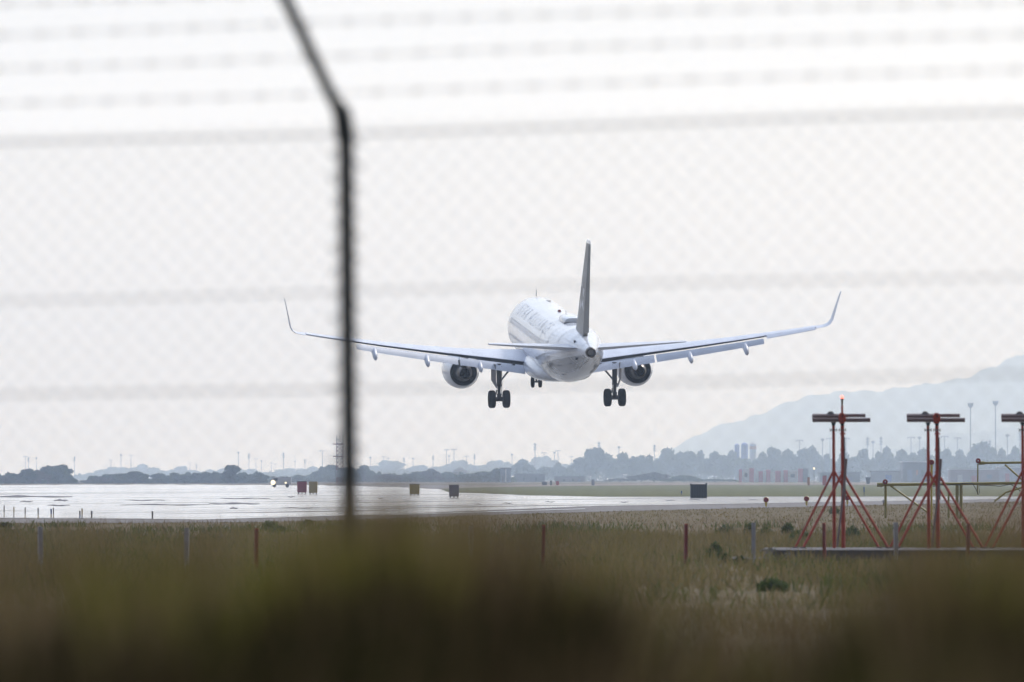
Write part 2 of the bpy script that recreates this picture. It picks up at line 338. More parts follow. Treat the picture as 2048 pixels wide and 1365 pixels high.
# ------------------------------------------------------------------ hills
M['hill'] = ground_mat('hill_scrub', [(0.035, 0.05, 0.03), (0.06, 0.07, 0.04), (0.10, 0.10, 0.07)], 0.008, 0.05)
def ridge(name, prof, d, depth, seed, label=None):
    r = random.Random(seed); V = []; n = 160; rows = 9
    x0, x1 = prof[0][0], prof[-1][0]
    for i in range(n + 1):
        px = x0 + (x1 - x0) * i / n
        for k in range(len(prof) - 1):
            if prof[k][0] <= px <= prof[k + 1][0]:
                t = (px - prof[k][0]) / (prof[k + 1][0] - prof[k][0]); py = prof[k][1] * (1 - t) + prof[k + 1][1] * t; break
        py += (r.random() - 0.5) * 4.0 + 2.2 * math.sin(px * 0.11 + seed) + 1.5 * math.sin(px * .043 + 2 * seed)
        z = max(gz(py, d), -0.5); x = gx(px, d)
        for j in range(rows):
            f = j / (rows - 1); s = math.sin(min(f * 1.9, 1.0) * math.pi / 2) if f < 0.55 else math.cos((f - 0.55) / 0.45 * math.pi / 2)
            wob = 1 + 0.0 * r.random() if abs(s - 1) < 0.02 else 1 - 0.08 * r.random()
            V.append((x + (r.random() - .5) * 8, d + depth * (f - 0.53), z * s * wob - 0.4))
    F_ = [(i * rows + j, (i + 1) * rows + j, (i + 1) * rows + j + 1, i * rows + j + 1) for i in range(n) for j in range(rows - 1)]
    me = bpy.data.meshes.new(name); me.from_pydata(V, [], F_)
    for p in me.polygons: p.use_smooth = True
    o = link(name, me, M['hill']); o['kind'] = 'structure'
    return o
ridge('hill', [(1290, 962), (1325, 905), (1345, 893), (1400, 868), (1450, 848), (1500, 833), (1560, 811), (1600, 798), (1643, 786), (1685, 783), (1738, 785), (1783, 776), (1838, 770), (1883, 766), (1905, 760), (1960, 741), (2000, 727), (2048, 706), (2120, 678), (2250, 660), (2500, 690), (2800, 800), (3000, 955)], 18500, 4500, 3)
ridge('hill', [(1640, 960), (1730, 925), (1790, 900), (1850, 880), (1905, 868), (1960, 862), (2048, 856), (2200, 850), (2400, 900), (2500, 955)], 14500, 1800, 9)

# ------------------------------------------------------------------ trees
def crown_mesh(name, seed, nl, lobes, wide, low=0.12, leaf=0.034):
    """unit-height crown: leaf clumps scattered over several overlapping lobes"""
    r = np.random.default_rng(seed); cs = []
    for k in range(lobes):
        a = r.uniform(0, 2 * np.pi); q = r.uniform(0, 1) ** 0.6; zc = r.uniform(low + 0.18, 0.80)
        ww = wide * (1.0 - 0.75 * max(0, zc - 0.45) / 0.55) * 0.36
        cs.append((math.cos(a) * ww * q, math.sin(a) * ww * q, zc, r.uniform(0.10, 0.20)))
    cs.append((0, 0, 0.82, 0.16))
    cs = np.array(cs); idx = r.integers(0, len(cs), nl); dirs = r.normal(size=(nl, 3)); dirs /= np.linalg.norm(dirs, axis=1)[:, None]
    rad = r.uniform(0.40, 1.0, nl) ** 0.6 * np.where(r.uniform(0, 1, nl) < .18, r.uniform(1.0, 1.38, nl), 1.0)
    c = cs[idx, :3] + dirs * (cs[idx, 3] * rad)[:, None] * np.array([1.15, 1.15, 0.95]); c[:, 2] = np.clip(c[:, 2], 0.01, 1.0)
    n1 = r.normal(size=(nl, 3)); n1 /= np.linalg.norm(n1, axis=1)[:, None]; n2 = np.cross(n1, r.normal(size=(nl, 3))); n2 /= np.linalg.norm(n2, axis=1)[:, None]
    s = (leaf * r.uniform(0.6, 1.5, nl))[:, None]
    V = np.stack([c - n1 * s - n2 * s * .6, c + n1 * s - n2 * s * .6, c + n1 * s * .8 + n2 * s, c - n1 * s * .8 + n2 * s], 1).reshape(-1, 3)
    Fc = np.arange(nl * 4).reshape(-1, 4)
    me_o = np_mesh(name, V, Fc, None); return me_o
FOL = [foliage('foliage_dark_green', [(0.020, 0.032, 0.016), (0.038, 0.058, 0.026), (0.060, 0.082, 0.036)], 0.25),
       foliage('foliage_mid_green', [(0.035, 0.052, 0.024), (0.060, 0.085, 0.036), (0.085, 0.11, 0.045)], 0.25),
       foliage('foliage_brownish', [(0.045, 0.036, 0.026), (0.075, 0.062, 0.040), (0.085, 0.085, 0.045)], 0.25)]
protos = []
def make_proto(seed, lobes, wide, low, trunk_h, name):
    root = empty(name)
    cr = crown_mesh('crown', seed, 2600, lobes, wide, low); cr.parent = root
    t = MB(); rr = random.Random(seed)
    t.tube([(0, 0, -0.01), (0.01, 0, trunk_h * .6), (0.0, 0.01, trunk_h + 0.2), (0.01, 0, 0.62)], [0.030, 0.022, 0.014, 0.006], 7)
    for k in range(5):
        a = rr.uniform(0, 6.28); q = wide * .28
        t.tube([(0, 0, trunk_h + 0.04 * k), (math.cos(a) * q * .5, math.sin(a) * q * .5, trunk_h + .14 + .05 * k), (math.cos(a) * q, math.sin(a) * q, trunk_h + .24 + .08 * k)], [0.013, 0.009, 0.004], 5)
    t.build('trunk', M['trunk'], root)
    return root
protos = [make_proto(1, 13, 1.0, 0.05, 0.14, 'broadleaf_tree'), make_proto(2, 10, 0.8, 0.10, 0.2, 'broadleaf_tree'),
          make_proto(3, 16, 1.3, 0.0, 0.1, 'bushy_tree'), make_proto(4, 8, 0.55, 0.02, 0.15, 'slender_tree'), make_proto(5, 12, 1.1, 0.15, 0.22, 'broadleaf_tree')]
crowns_by = {}
used = [0]
def tree(px, top, wpx, d, kind, fol, label, group, sink=0.0):
    """a tree at distance d whose crown top shows at row `top` and spreads `wpx` photo pixels"""
    d *= 1.3 if d > 2500 else 1.22; pr = protos[kind]; h = gz(top, d) / 0.97; wd = 1.45 * wpx / FPX * d
    nat = {0: 0.80, 1: 0.68, 2: 0.98, 3: 0.52, 4: 0.86}[kind]
    root = pr.copy(); C.objects.link(root); root.location = (gx(px, d), d, -sink)
    s = wd / nat; s *= rng.uniform(.88, 1.22); root.scale = (s, s * rng.uniform(.9, 1.1), h); root.rotation_euler = (0, 0, rng.uniform(0, 6.28))
    for ch in pr.children:
        c = ch.copy(); C.objects.link(c); c.parent = root
        if ch.name.startswith('crown'):
            key = (kind, fol)
            if key not in crowns_by:
                mm = ch.data.copy(); mm.materials.clear(); mm.materials.append(FOL[fol]); crowns_by[key] = mm
            c.data = crowns_by[key]
    tag(root, label, 'tree', group)
    return root
ORD = ['first', 'second', 'third', 'fourth', 'fifth', 'sixth', 'seventh', 'eighth', 'ninth', 'tenth', 'eleventh', 'twelfth', 'thirteenth', 'fourteenth', 'fifteenth', 'sixteenth', 'seventeenth', 'eighteenth', 'nineteenth', 'twentieth', 'twenty-first', 'twenty-second', 'twenty-third', 'twenty-fourth', 'twenty-fifth', 'twenty-sixth', 'twenty-seventh', 'twenty-eighth', 'twenty-ninth', 'thirtieth']
def row(specs, d, where, adj, group, dj=60):
    for i, (px, top, wd, kind, fol) in enumerate(specs):
        tree(px, top, wd, d + rng.uniform(-dj, dj), kind, fol, f'{adj}, {ORD[i]} from the left {where}', group)
# nearer dark clumps beyond the shining runway, left
row([(8, 951, 30, 0, 2), (32, 948, 30, 2, 0), (57, 938, 24, 1, 0), (80, 944, 30, 0, 2), (97, 933, 34, 0, 0), (122, 930, 34, 1, 0), (140, 957, 24, 2, 0)], 2150, 'in the clump at the left edge', 'dark rounded hazy tree', 'trees in the left edge clump')
row([(180, 960, 28, 2, 2), (202, 953, 34, 2, 2), (226, 949, 30, 0, 0), (250, 948, 28, 0, 1), (271, 943, 28, 1, 1), (286, 948, 18, 3, 1)], 2250, 'in the low clump left of centre', 'blue green hazy tree', 'trees in the second clump')
row([(312, 949, 16, 3, 0), (330, 952, 20, 0, 1), (349, 946, 24, 0, 1), (372, 950, 18, 3, 1), (393, 946, 20, 1, 0), (412, 945, 24, 0, 1), (430, 945, 22, 2, 1)], 2300, 'in the row before the tall column tree', 'blue green hazy tree', 'trees in the third clump', 40)
tree(465, 931, 24, 2050, 3, 0, 'tall narrow dark tree standing forward at the runway edge', 'lone dark trees')
tree(456, 946, 20, 2080, 3, 0, 'short dark tree touching the tall narrow one', 'lone dark trees')
row([(487, 947, 26, 0, 1), (505, 949, 22, 2, 1), (519, 946, 24, 0, 1)], 2300, 'right of the tall column tree', 'square topped green hazy tree', 'trees in the fourth clump', 40)
row([(545, 953, 26, 2, 1), (570, 955, 26, 0, 1), (596, 950, 24, 2, 1), (622, 950, 26, 0, 1), (645, 934, 26, 4, 1), (662, 930, 24, 1, 1), (700, 935, 30, 4, 1), (728, 931, 30, 0, 1), (745, 944, 22, 2, 1)], 2900, 'around the red lattice tower', 'grey green hazy tree', 'trees around the lattice tower')
row([(775, 948, 34, 2, 2), (800, 950, 34, 2, 1), (835, 944, 30, 0, 1), (862, 938, 34, 2, 2), (895, 944, 34, 2, 1), (930, 948, 40, 2, 1), (965, 943, 40, 2, 1), (993, 938, 30, 0, 1)], 2700, 'left of the pale blue shed', 'low grey green hazy tree', 'low trees in the middle')
row([(1046, 920, 30, 0, 0), (1064, 935, 24, 2, 1), (1088, 934, 26, 4, 1), (1117, 926, 24, 0, 0), (1138, 938, 24, 2, 1), (1163, 915, 26, 1, 0), (1179, 899, 18, 3, 0), (1193, 897, 20, 3, 0), (1212, 908, 34, 0, 1), (1246, 907, 30, 0, 1), (1268, 914, 26, 4, 1), (1283, 911, 20, 1, 1), (1299, 911, 26, 0, 1), (1318, 940, 18, 2, 1)], 4300, 'between the pale shed and the hill foot', 'blue green rounded tree', 'trees right of centre')
row([(1335, 897, 34, 0, 1), (1360, 905, 28, 0, 1), (1379, 903, 24, 1, 1), (1401, 902, 24, 4, 1), (1430, 905, 30, 0, 1), (1446, 910, 24, 2, 1), (1464, 903, 24, 0, 1), (1490, 918, 34, 2, 1), (1525, 906, 30, 0, 1), (1545, 895, 26, 1, 1), (1575, 901, 34, 0, 1), (1607, 897, 22, 1, 1), (1624, 894, 26, 0, 1), (1654, 909, 20, 0, 1), (1688, 906, 26, 0, 1), (1708, 915, 20, 3, 1), (1728, 898, 22, 1, 1), (1756, 904, 20, 4, 1), (1773, 895, 28, 0, 1), (1803, 901, 30, 0, 1), (1826, 905, 26, 2, 1), (1848, 899, 30, 0, 1), (1882, 906, 26, 0, 1), (1893, 898, 20, 1, 1), (1920, 901, 30, 0, 1), (1942, 903, 24, 2, 1), (1965, 884, 30, 1, 1), (1984, 896, 20, 3, 1), (2003, 899, 26, 0, 1), (2030, 895, 26, 0, 1)], 4600, 'in the row below the hill', 'green rounded hazy tree', 'tree row below the hill')
# pale farthest layer
far = [(160, 950), (183, 946), (205, 940), (226, 934), (246, 935), (266, 936), (286, 929), (306, 936), (325, 942), (345, 940), (366, 933), (388, 941), (420, 940), (445, 938), (480, 939), (503, 938), (530, 945), (560, 940), (580, 937), (602, 938), (625, 934), (690, 936), (760, 935), (775, 922), (800, 938)]
for i, (px, tp) in enumerate(far):
    tree(px, tp, 50 if px == 775 else 32, 7400 + rng.uniform(-300, 300), rng.choice([0, 2, 4]), 1, f'pale blue distant tree, {ORD[i]} from the left in the farthest layer', 'pale trees of the farthest layer')
far2 = [(823, 936), (845, 931), (870, 934), (890, 933), (912, 928), (925, 921), (945, 931), (968, 930), (985, 936), (998, 921), (1014, 924), (1075, 914), (1093, 913), (1108, 920), (1130, 928), (1150, 926), (1230, 925), (1320, 935)]
for i, (px, tp) in enumerate(far2):
    tree(px, tp, 30, 7200 + rng.uniform(-300, 300), rng.choice([0, 2, 4]), 1, f'faint blue tree, {ORD[i]} right of the lattice tower in the farthest layer', 'pale trees of the farthest layer')
# low continuous wood behind the row, reads as one mass
def wood(name, pts, d, n, seed, fol, depth=120):
    d *= 1.3; r = np.random.default_rng(seed); px = r.uniform(pts[0][0], pts[-1][0], n); dd = d + r.uniform(0, depth, n)
    top = np.interp(px, [p[0] for p in pts], [p[1] for p in pts]) + 3 * np.sin(px * .23) + 2 * np.sin(px * .61 + 1)
    hh = EYE + (HOR - top) / FPX * dd; z = hh * r.uniform(0, 1, n) ** .75; c = np.stack([(px - 1024) / FPX * dd, dd, z], 1)
    n1 = r.normal(size=(n, 3)); n1 /= np.linalg.norm(n1, axis=1)[:, None]; n2 = np.cross(n1, r.normal(size=(n, 3))); n2 /= np.linalg.norm(n2, axis=1)[:, None]; s_ = r.uniform(.5, 1.05, n)[:, None]
    V = np.stack([c - n1 * s_ - n2 * s_ * .6, c + n1 * s_ - n2 * s_ * .6, c + n1 * s_ * .8 + n2 * s_, c - n1 * s_ * .8 + n2 * s_], 1).reshape(-1, 3)
    o = np_mesh(name, V, np.arange(n * 4).reshape(-1, 4), FOL[fol]); o['kind'] = 'stuff'
wood('woodland', [(1030, 948), (1150, 935), (1200, 925), (1310, 935), (1330, 922), (1700, 922), (2300, 918)], 4750, 26000, 41, 1)
wood('woodland', [(-300, 955), (10, 954), (60, 950), (128, 946), (146, 958), (152, 968)], 2050, 9000, 43, 0, 60)
wood('woodland', [(172, 968), (182, 960), (230, 955), (280, 953), (294, 966)], 2150, 6000, 44, 0, 60)
wood('woodland', [(304, 966), (312, 955), (400, 953), (450, 952), (524, 953), (532, 967)], 2180, 9000, 45, 0, 60)
wood('woodland', [(536, 966), (560, 959), (700, 950), (820, 954), (1000, 952), (1030, 962)], 2900, 14000, 46, 1, 90)
wood('woodland', [(-300, 955), (150, 952), (300, 946), (600, 947), (800, 946), (1040, 942)], 6600, 16000, 42, 1)
# brush before the tree row, right of centre
for i, (px, tp, wd, fo) in enumerate([(1240, 957, 40, 2), (1283, 950, 50, 2), (1308, 945, 40, 2), (1340, 959, 40, 1), (1368, 951, 40, 1), (1398, 960, 40, 1), (1430, 958, 40, 1), (1205, 963, 50, 2), (1460, 959, 30, 1)]):
    r_ = tree(px, tp, wd, 2900 + rng.uniform(-40, 40), 2, fo, f'low hazy scrub bush, {ORD[i]} listed from the dark sign outward', 'scrub bushes behind the verge')
bl = ['brown low scrub bush farther left of the black sign', 'brown scrub bush left of the black sign', 'tallest brown scrub bush left of the black sign', 'green scrub bush just left above the black sign', 'rounded green scrub bush behind the black sign', 'low green scrub bush right above the black sign', 'green scrub bush halfway from black sign to red and white blocks', 'lowest brown scrub bush at the end of the scrub', 'small green scrub bush beside the red and white blocks']
for o_, l_ in zip([o_ for o_ in C.objects if o_.get('group') == 'scrub bushes behind the verge'], bl): o_['label'] = l_; o_['category'] = 'bush'; o_.name = 'scrub_bush'
for pr in protos:
    for ch in list(pr.children): bpy.data.objects.remove(ch)
    bpy.data.objects.remove(pr)

# ------------------------------------------------------------------ far buildings
def pmat(name, c, c2=None): return mat(name, c, 0.8, noise=(0.3, 0.5, c2 or tuple(x * 0.8 for x in c)))
M['panelred'] = pmat('faded_red_panel', (0.55, 0.06, 0.07)); M['panelwhite'] = pmat('faded_white_panel', (0.75, 0.75, 0.78))
M['hangar'] = pmat('hangar_grey_blue', (0.20, 0.24, 0.34)); M['hall'] = pmat('hall_grey', (0.16, 0.16, 0.20)); M['roof'] = mat('pale_metal_roof', (0.6, 0.6, 0.62), 0.4)
M['blue'] = pmat('silo_blue', (0.06, 0.13, 0.55)); M['silow'] = pmat('silo_white', (0.55, 0.55, 0.6)); M['orange'] = pmat('orange_top', (0.55, 0.22, 0.08)); M['dark'] = mat('dark_opening', (0.03, 0.03, 0.035), 0.7)
# striped red and white blocks (row of containers), each its own thing
stripe = [(1481, 6, 0, 939), (1492, 12, 1, 938), (1503, 9, 0, 937), (1513, 9, 1, 941), (1521, 9, 0, 943), (1529, 7, 1, 942), (1536, 9, 0, 940), (1545, 8, 1, 942), (1556, 11, 0, 942), (1564, 7, 1, 942), (1571, 9, 0, 941), (1585, 19, 1, 941), (1601, 10, 0, 938), (1611, 9, 2, 937)]
for i, (px, wp, c, tp) in enumerate(stripe):
    d = 3700; wd = (wp + 0.4) / FPX * d; h = gz(tp, d)
    r_ = empty('cargo_block', (gx(px, d), d, 0))
    b = MB(); b.box((0, 0, h / 2 + .02), (wd - .05, 2.4, h)); b.build('body', [M['panelred'], M['panelwhite'], M['hall']][c], r_, bevel=0.06)
    b = MB(); b.box((0, -1.23, h * .45), (wd * .6, .05, h * .7)); 
    if c == 1 and wp > 9: b = MB(); b.box((0, -1.23, h * .55), (wd * .45, .05, h * .3)); b.build('door', M['dark'], r_)
    else: b.build('door', [M['panelred'], M['panelwhite'], M['hall']][c], r_)
    tag(r_, f"{['faded red', 'dirty white', 'dark grey'][c]} upright block, {ORD[i]} from the left in the striped row", 'cargo block', 'red and white blocks before the trees')
def building(name, x0, x1, top, d, wall, roofm, label, depth=30, gable=0.0, feats=()):
    d *= 1.65; xa, xb = gx(x0, d), gx(x1, d); h = gz(top, d); r_ = empty(name, ((xa + xb) / 2, d, 0)); wd = xb - xa
    b = MB(); b.box((0, depth / 2, h / 2), (wd, depth, h)); b.build('wall', wall, r_)
    rr = MB()
    if gable: rr.loft([[(-wd / 2 - .4, yy, h), (wd / 2 + .4, yy, h), (wd / 2 + .4, yy, h + .35), (0, yy, h + gable), (-wd / 2 - .4, yy, h + .35)] for yy in (-.6, depth + .6)])
    else: rr.box((0, depth / 2, h + .25), (wd + .8, depth + .8, .5))
    rr.build('roof', roofm, r_)
    for fx, fw, fz0, fz1, fm, fn in feats:
        f = MB(); f.box((fx * wd, -0.06, (fz0 + fz1) / 2 * h), (fw * wd, 0.2, (fz1 - fz0) * h)); f.build(fn, fm, r_)
    tag(r_, label, 'building'); return r_
building('warehouse', 1806, 1872, 925, 2400, M['hall'], M['roof'], 'grey warehouse with thin pale roof behind the middle red antenna', 30, 0, [(-.3, .15, 0, .6, M['hangar'], 'door'), (.1, .1, .3, .6, M['dark'], 'window'), (.33, .16, 0, .55, M['dark'], 'door'), (-.08, .06, .35, .6, M['orange'], 'window')])
building('hangar', 1001, 1022, 938, 2100, M['hangar'], M['hall'], 'tall pale blue shed with white edge near the centre', 25, 0, [(.0, .14, 0.02, .97, M['panelwhite'], 'door'), (-.3, .2, 0, .5, M['hall'], 'door')])
building('low_building', 1110, 1170, 955, 2400, pmat('mauve_wall', (0.24, 0.21, 0.24)), M['hall'], 'long low mauve grey building right of the pale shed', 20, 0, [(-.2, .06, .2, .6, M['dark'], 'window'), (.1, .06, .2, .6, M['dark'], 'window'), (.3, .08, 0, .6, M['hangar'], 'door')])
building('low_building', 1030, 1090, 950, 2400, M['hall'], M['hall'], 'long low grey building beside the pale blue shed', 20, 0, [(-.2, .06, .2, .6, M['dark'], 'window'), (.2, .06, .2, .6, M['dark'], 'window')])
building('low_building', 1900, 1998, 940, 2350, pmat('pinkish_wall', (0.34, 0.26, 0.29)), M['roof'], 'long pinkish low building right of the grey warehouse', 20, 0, [(-.3, .1, 0, .6, M['panelwhite'], 'door'), (0, .12, 0, .5, M['panelred'], 'door'), (.3, .1, .3, .6, M['hangar'], 'window')])
building('low_building', 1998, 2080, 936, 2380, pmat('lilac_wall', (0.40, 0.38, 0.46)), M['roof'], 'lilac low building cut by the right edge', 20, 0, [(-.3, .1, 0, .6, M['panelred'], 'door'), (0.1, .12, 0, .5, M['hall'], 'door')])
building('low_building', 1640, 1720, 947, 2380, pmat('grey_green_wall', (0.22, 0.24, 0.26)), M['hall'], 'low grey green building behind the first red antenna', 20, 0, [(-.2, .1, 0, .6, M['hall'], 'door'), (.25, .12, .2, .6, M['hangar'], 'window')])
building('low_building', 1742, 1800, 944, 2360, pmat('pale_wall', (0.36, 0.38, 0.44)), M['hall'], 'pale low building between first and second red antennas', 20, 0, [(0.1, .2, 0, .7, M['blue'], 'door')])
building('terminal_building', 905, 935, 944, 2900, pmat('faint_wall', (0.42, 0.42, 0.46)), M['roof'], 'faint pale far building left of the blue shed', 20, 3.0, [(0, .2, 0, .4, M['dark'], 'door')])
for px, wp, tp, m_, l_ in [(1474, 10, 891, 'blue', 'narrow blue silo at the left of the trio above the trees'), (1489, 14, 890, 'blue', 'wider blue silo in the middle of the trio'), (1506, 13, 889, 'silow', 'white silo with orange top right of the blue silos')]:
    d = 6300; r = wp / 2 / FPX * d; h = gz(tp, d); r_ = empty('silo', (gx(px, d), d, 0))
    b = MB(); b.lathe([(0, .01), (0, r), (h, r), (h, r * .98)], (0, 0, 0), 'Z', 20); b.build('tank', M[m_], r_, 40)
    b = MB(); b.lathe([(h, r * 1.03), (h + r * .5, r * .45), (h + r * .6, .01)], (0, 0, 0), 'Z', 20); b.build('roof', M[m_], r_, 40)
    if m_ == 'silow': b = MB(); b.lathe([(h * .86, r * 1.02), (h * .95, r * 1.02)], (0, 0, 0), 'Z', 20); b.build('band', M['orange'], r_, 40)
    tag(r_, l_, 'silo', 'silos above the trees')

# ------------------------------------------------------------------ masts and lamp poles
M['mast'] = mat('mast_grey', (0.12, 0.12, 0.14), 0.6)
masts = [(51, 934, 913), (57, 930, 915), (73, 938, 915), (149, 950, 913), (222, 940, 920), (242, 938, 909), (262, 940, 910), (380, 940, 926), (393, 940, 928), (477, 940, 904), (498, 938, 907), (512, 938, 917), (523, 938, 921), (543, 940, 926), (550, 940, 928), (567, 940, 905), (590, 940, 922), (610, 938, 918), (645, 930, 901), (741, 930, 914), (767, 930, 913), (777, 930, 916), (808, 938, 915), (826, 938, 916), (866, 935, 911), (893, 935, 899), (898, 930, 911), (908, 930, 898), (933, 930, 912), (949, 935, 908), (1024, 930, 908), (1070, 918, 886), (1088, 915, 905), (1109, 925, 904), (1116, 925, 901), (1143, 925, 913), (1198, 900, 883), (1238, 915, 893), (1309, 915, 889), (1599, 900, 880), (1645, 905, 877), (1660, 905, 876), (1692, 905, 876), (1735, 905, 874), (1746, 905, 882), (1762, 905, 873), (1822, 905, 874), (1839, 905, 873), (1889, 905, 872), (1915, 900, 875), (1980, 900, 880), (2015, 895, 868), (2040, 895, 862)]
def pole_proto(kind):
    r_ = empty('lamp_pole'); b = MB(); b.tube([(0, 0, 0), (0, 0, 1)], [0.015, 0.010], 6); b.build('pole', M['mast'], r_)
    h = MB()
    if kind == 0:
        h.box((0, 0, .985), (.16, .03, .018)); h.box((-.075, 0, .975), (.03, .03, .03)); h.box((.075, 0, .975), (.03, .03, .03)); h.build('lamp_head', M['mast'], r_)
    elif kind == 1:
        h.lathe([(.93, .01), (.95, .04), (.98, .045), (1.0, .01)], (0, 0, 0), 'Z', 8); h.build('lamp_head', M['mast'], r_)
    else:
        for z in (.82, .88, .95): h.box((0, 0, z), (.09, .02, .018))
        h.tube([(0, 0, .8), (0, 0, .98)], .022, 6); h.build('antenna_panel', M['mast'], r_)
    return r_
pp = [pole_proto(k) for k in range(3)]
for i, (px, bs, tp) in enumerate(masts):
    k = [0, 2, 1, 2, 0, 1, 0][i % 7]; d = 7600 + rng.uniform(-300, 500); h = gz(tp, d)
    o = copy_tree(pp[k]); o.location = (gx(px, d), d, 0); o.scale = (h * 1.0, h * 1.0, h); o.rotation_euler = (0, 0, 0)
    where = 'above left tree clumps' if px < 330 else 'left of the lattice tower' if px < 660 and px > 330 else 'between tower and plane gear' if px < 1000 else 'under the plane wing' if px < 1400 else 'against the hill'
    tag(o, None, 'mast', 'thin hazy masts above the trees')
    o['_w'] = where; o['_k'] = ['double armed lamp pole', 'slim round headed pole', 'pole with stacked crossbars'][k]
cnt = {}
for o in [o for o in C.objects if o.get('_w')]:
    w_ = o['_w']; cnt[w_] = cnt.get(w_, 0) + 1
    o['label'] = f"thin {o['_k']}, {ORD[cnt[w_] - 1]} from the left {w_}"
    del o['_w']; del o['_k']
for p_ in pp:
    for ch in list(p_.children): bpy.data.objects.remove(ch)
    bpy.data.objects.remove(p_)
def flood(px, tp, label):
    d = 6200; h = gz(tp, d); r_ = empty('floodlight_mast', (gx(px, d), d, 0)); b = MB(); b.tube([(0, 0, 0), (0, 0, h * .5), (0, 0, h)], [.6, .45, .35], 8); b.build('pole', M['mast'], r_)
    b = MB(); b.lathe([(h - 3.4, .4), (h - 1.9, 1.9), (h - .4, 2.2), (h, 2.0), (h + .1, .3)], (0, 0, 0), 'Z', 12)
    for k in range(8): a = k * math.pi / 4; b.box((2.0 * math.cos(a), 2.0 * math.sin(a), h + .3), (.7, .7, .9))
    b.build('lamp_head', M['mast'], r_); tag(r_, label, 'mast', 'tall floodlight masts against the hill')
flood(1941, 808, 'tall floodlight mast with round head, left one of the pair against the hill')
flood(1991, 804, 'tall floodlight mast with round head, right one of the pair against the hill')
# red and white lattice tower by the fence post
d = 1950; s_ = d / FPX; ht = gz(879, d); hw = 0.82
tw = empty('lattice_tower', (gx(680, d), d, 0)); M['trd'] = mat('tower_red', (0.20, 0.05, 0.05), .6); M['twh'] = mat('tower_white', (0.28, 0.27, 0.28), .6)
nb = 6
for k in range(nb):
    b = MB(); z0, z1 = ht * k / nb, ht * (k + 1) / nb - .02
    for sx in (-1, 1):
        for sy in (-1, 1): b.tube([(sx * hw, sy * hw, z0), (sx * hw, sy * hw, z1)], .09, 5)
    nbr = 2
    for q in range(nbr):
        a0 = z0 + (z1 - z0) * q / nbr; a1 = z0 + (z1 - z0) * (q + 1) / nbr
        for sy in (-1, 1):
            b.tube([(-hw, sy * hw, a0), (hw, sy * hw, a1)], .05, 4); b.tube([(hw, sy * hw, a0), (-hw, sy * hw, a1)], .05, 4); b.tube([(-hw, sy * hw, a1), (hw, sy * hw, a1)], .05, 4)
            b.tube([(sy * hw, -hw, a0), (sy * hw, hw, a1)], .05, 4)
    b.build('lattice_section', [M['trd'], M['twh']][k % 2], tw)
for z in (ht - 1.3, ht * .62):
    b = MB(); b.box((0, 0, z), (hw * 2.5, hw * 2.5, .12)); b.tube([(-hw * 2.2, 0, z + .1), (hw * 1.2, 0, z + .1)], .12, 5); b.build('platform', M['trd'], tw)
b = MB()
for x in (-.8, 0, .8): b.tube([(x, 0, ht - .1), (x, 0, ht + .9)], .10, 5)
b.build('antenna', M['mast'], tw)
tag(tw, 'red and white lattice tower just left of the fence post', 'tower')

# ------------------------------------------------------------------ airfield signs seen from behind
def sign_box(px, x_w, top, base, m_, label, legs=True, split=False):
    d = gd(base); wd = x_w / FPX * d; h = gz(top, d); r_ = empty('airfield_sign', (gx(px, d), d, 0))
    b = MB(); b.box((0, 0, h * .56), (wd, .35, h * .86)); b.build('panel', m_, r_, bevel=.04)
    b = MB(); b.box((0, 0, h * .56), (wd * 1.04, .25, h * .08) if split else (wd * 1.03, .2, .06)); b.box((0, 0, h * .985), (wd * 1.04, .4, h * .04)); b.build('frame', M['mast'] if not split else mat('sign_band', (.5, .47, .4), .6), r_)
    for sx in (-.35, 0, .35): b = MB(); b.box((sx * wd, 0, h * .075), (.12, .25, h * .15)); b.build('leg', M['mast'], r_)
    tag(r_, label, 'sign', 'airfield signs beyond the runway'); return r_
sign_box(604, 19, 963, 989, pmat('sign_red', (.34, .05, .10)), 'dark red sign block standing on the shining runway')
sign_box(626.5, 17, 963, 989.5, pmat('sign_ochre', (.42, .32, .11)), 'ochre sign block beside the dark red one', split=True)
sign_box(829, 20, 968.5, 992, pmat('sign_yellow', (.46, .34, .08)), 'yellow brown sign block alone right of the fence post')
sign_box(908, 20, 970, 997, pmat('sign_grey', (.17, .16, .21)), 'grey sign block left of the plane gear')
# large black ribbed container
d = gd(997); r_ = empty('black_container', (gx(1397, d), d, 0)); wd = 33 / FPX * d; h = gz(968.5, d)
b = MB(); b.box((0, 0, h * .5), (wd, 1.4, h * .96)); b.build('body', mat('navy_black', (.012, .016, .026), .6), r_)
for k in range(7):
    b = MB(); b.box((-wd * .46 + wd * .92 * k / 6, -.73, h * .5), (.09, .07, h * .98)); b.build('rib', mat('navy_rib', (.02, .026, .04), .5) if k == 0 else bpy.data.materials['navy_rib'], r_)
b = MB(); b.box((-wd * .47, 0, h * .985), (.12, 1.45, .1)); b.box((wd * .47, 0, h * 1.0), (.12, 1.45, .16)); b.build('corner_cap', M['black'], r_)
tag(r_, 'large black ribbed box standing beyond the runway right of the plane', 'container')
# small navy bin
d = 2250; r_ = empty('waste_bin', (gx(1736, d), d, 0)); b = MB()
b.loft([[(-a, -.6, z), (a, -.6, z), (a, .6, z), (-a, .6, z)] for a, z in ((.4, .15), (.72, 1.9))]); b.build('body', M['black'], r_)
b = MB(); b.box((0, 0, 2.0), (1.6, 1.3, .2)); b.build('lid', M['dark'], r_); tag(r_, 'small dark tapered bin between first and second red antennas', 'bin')
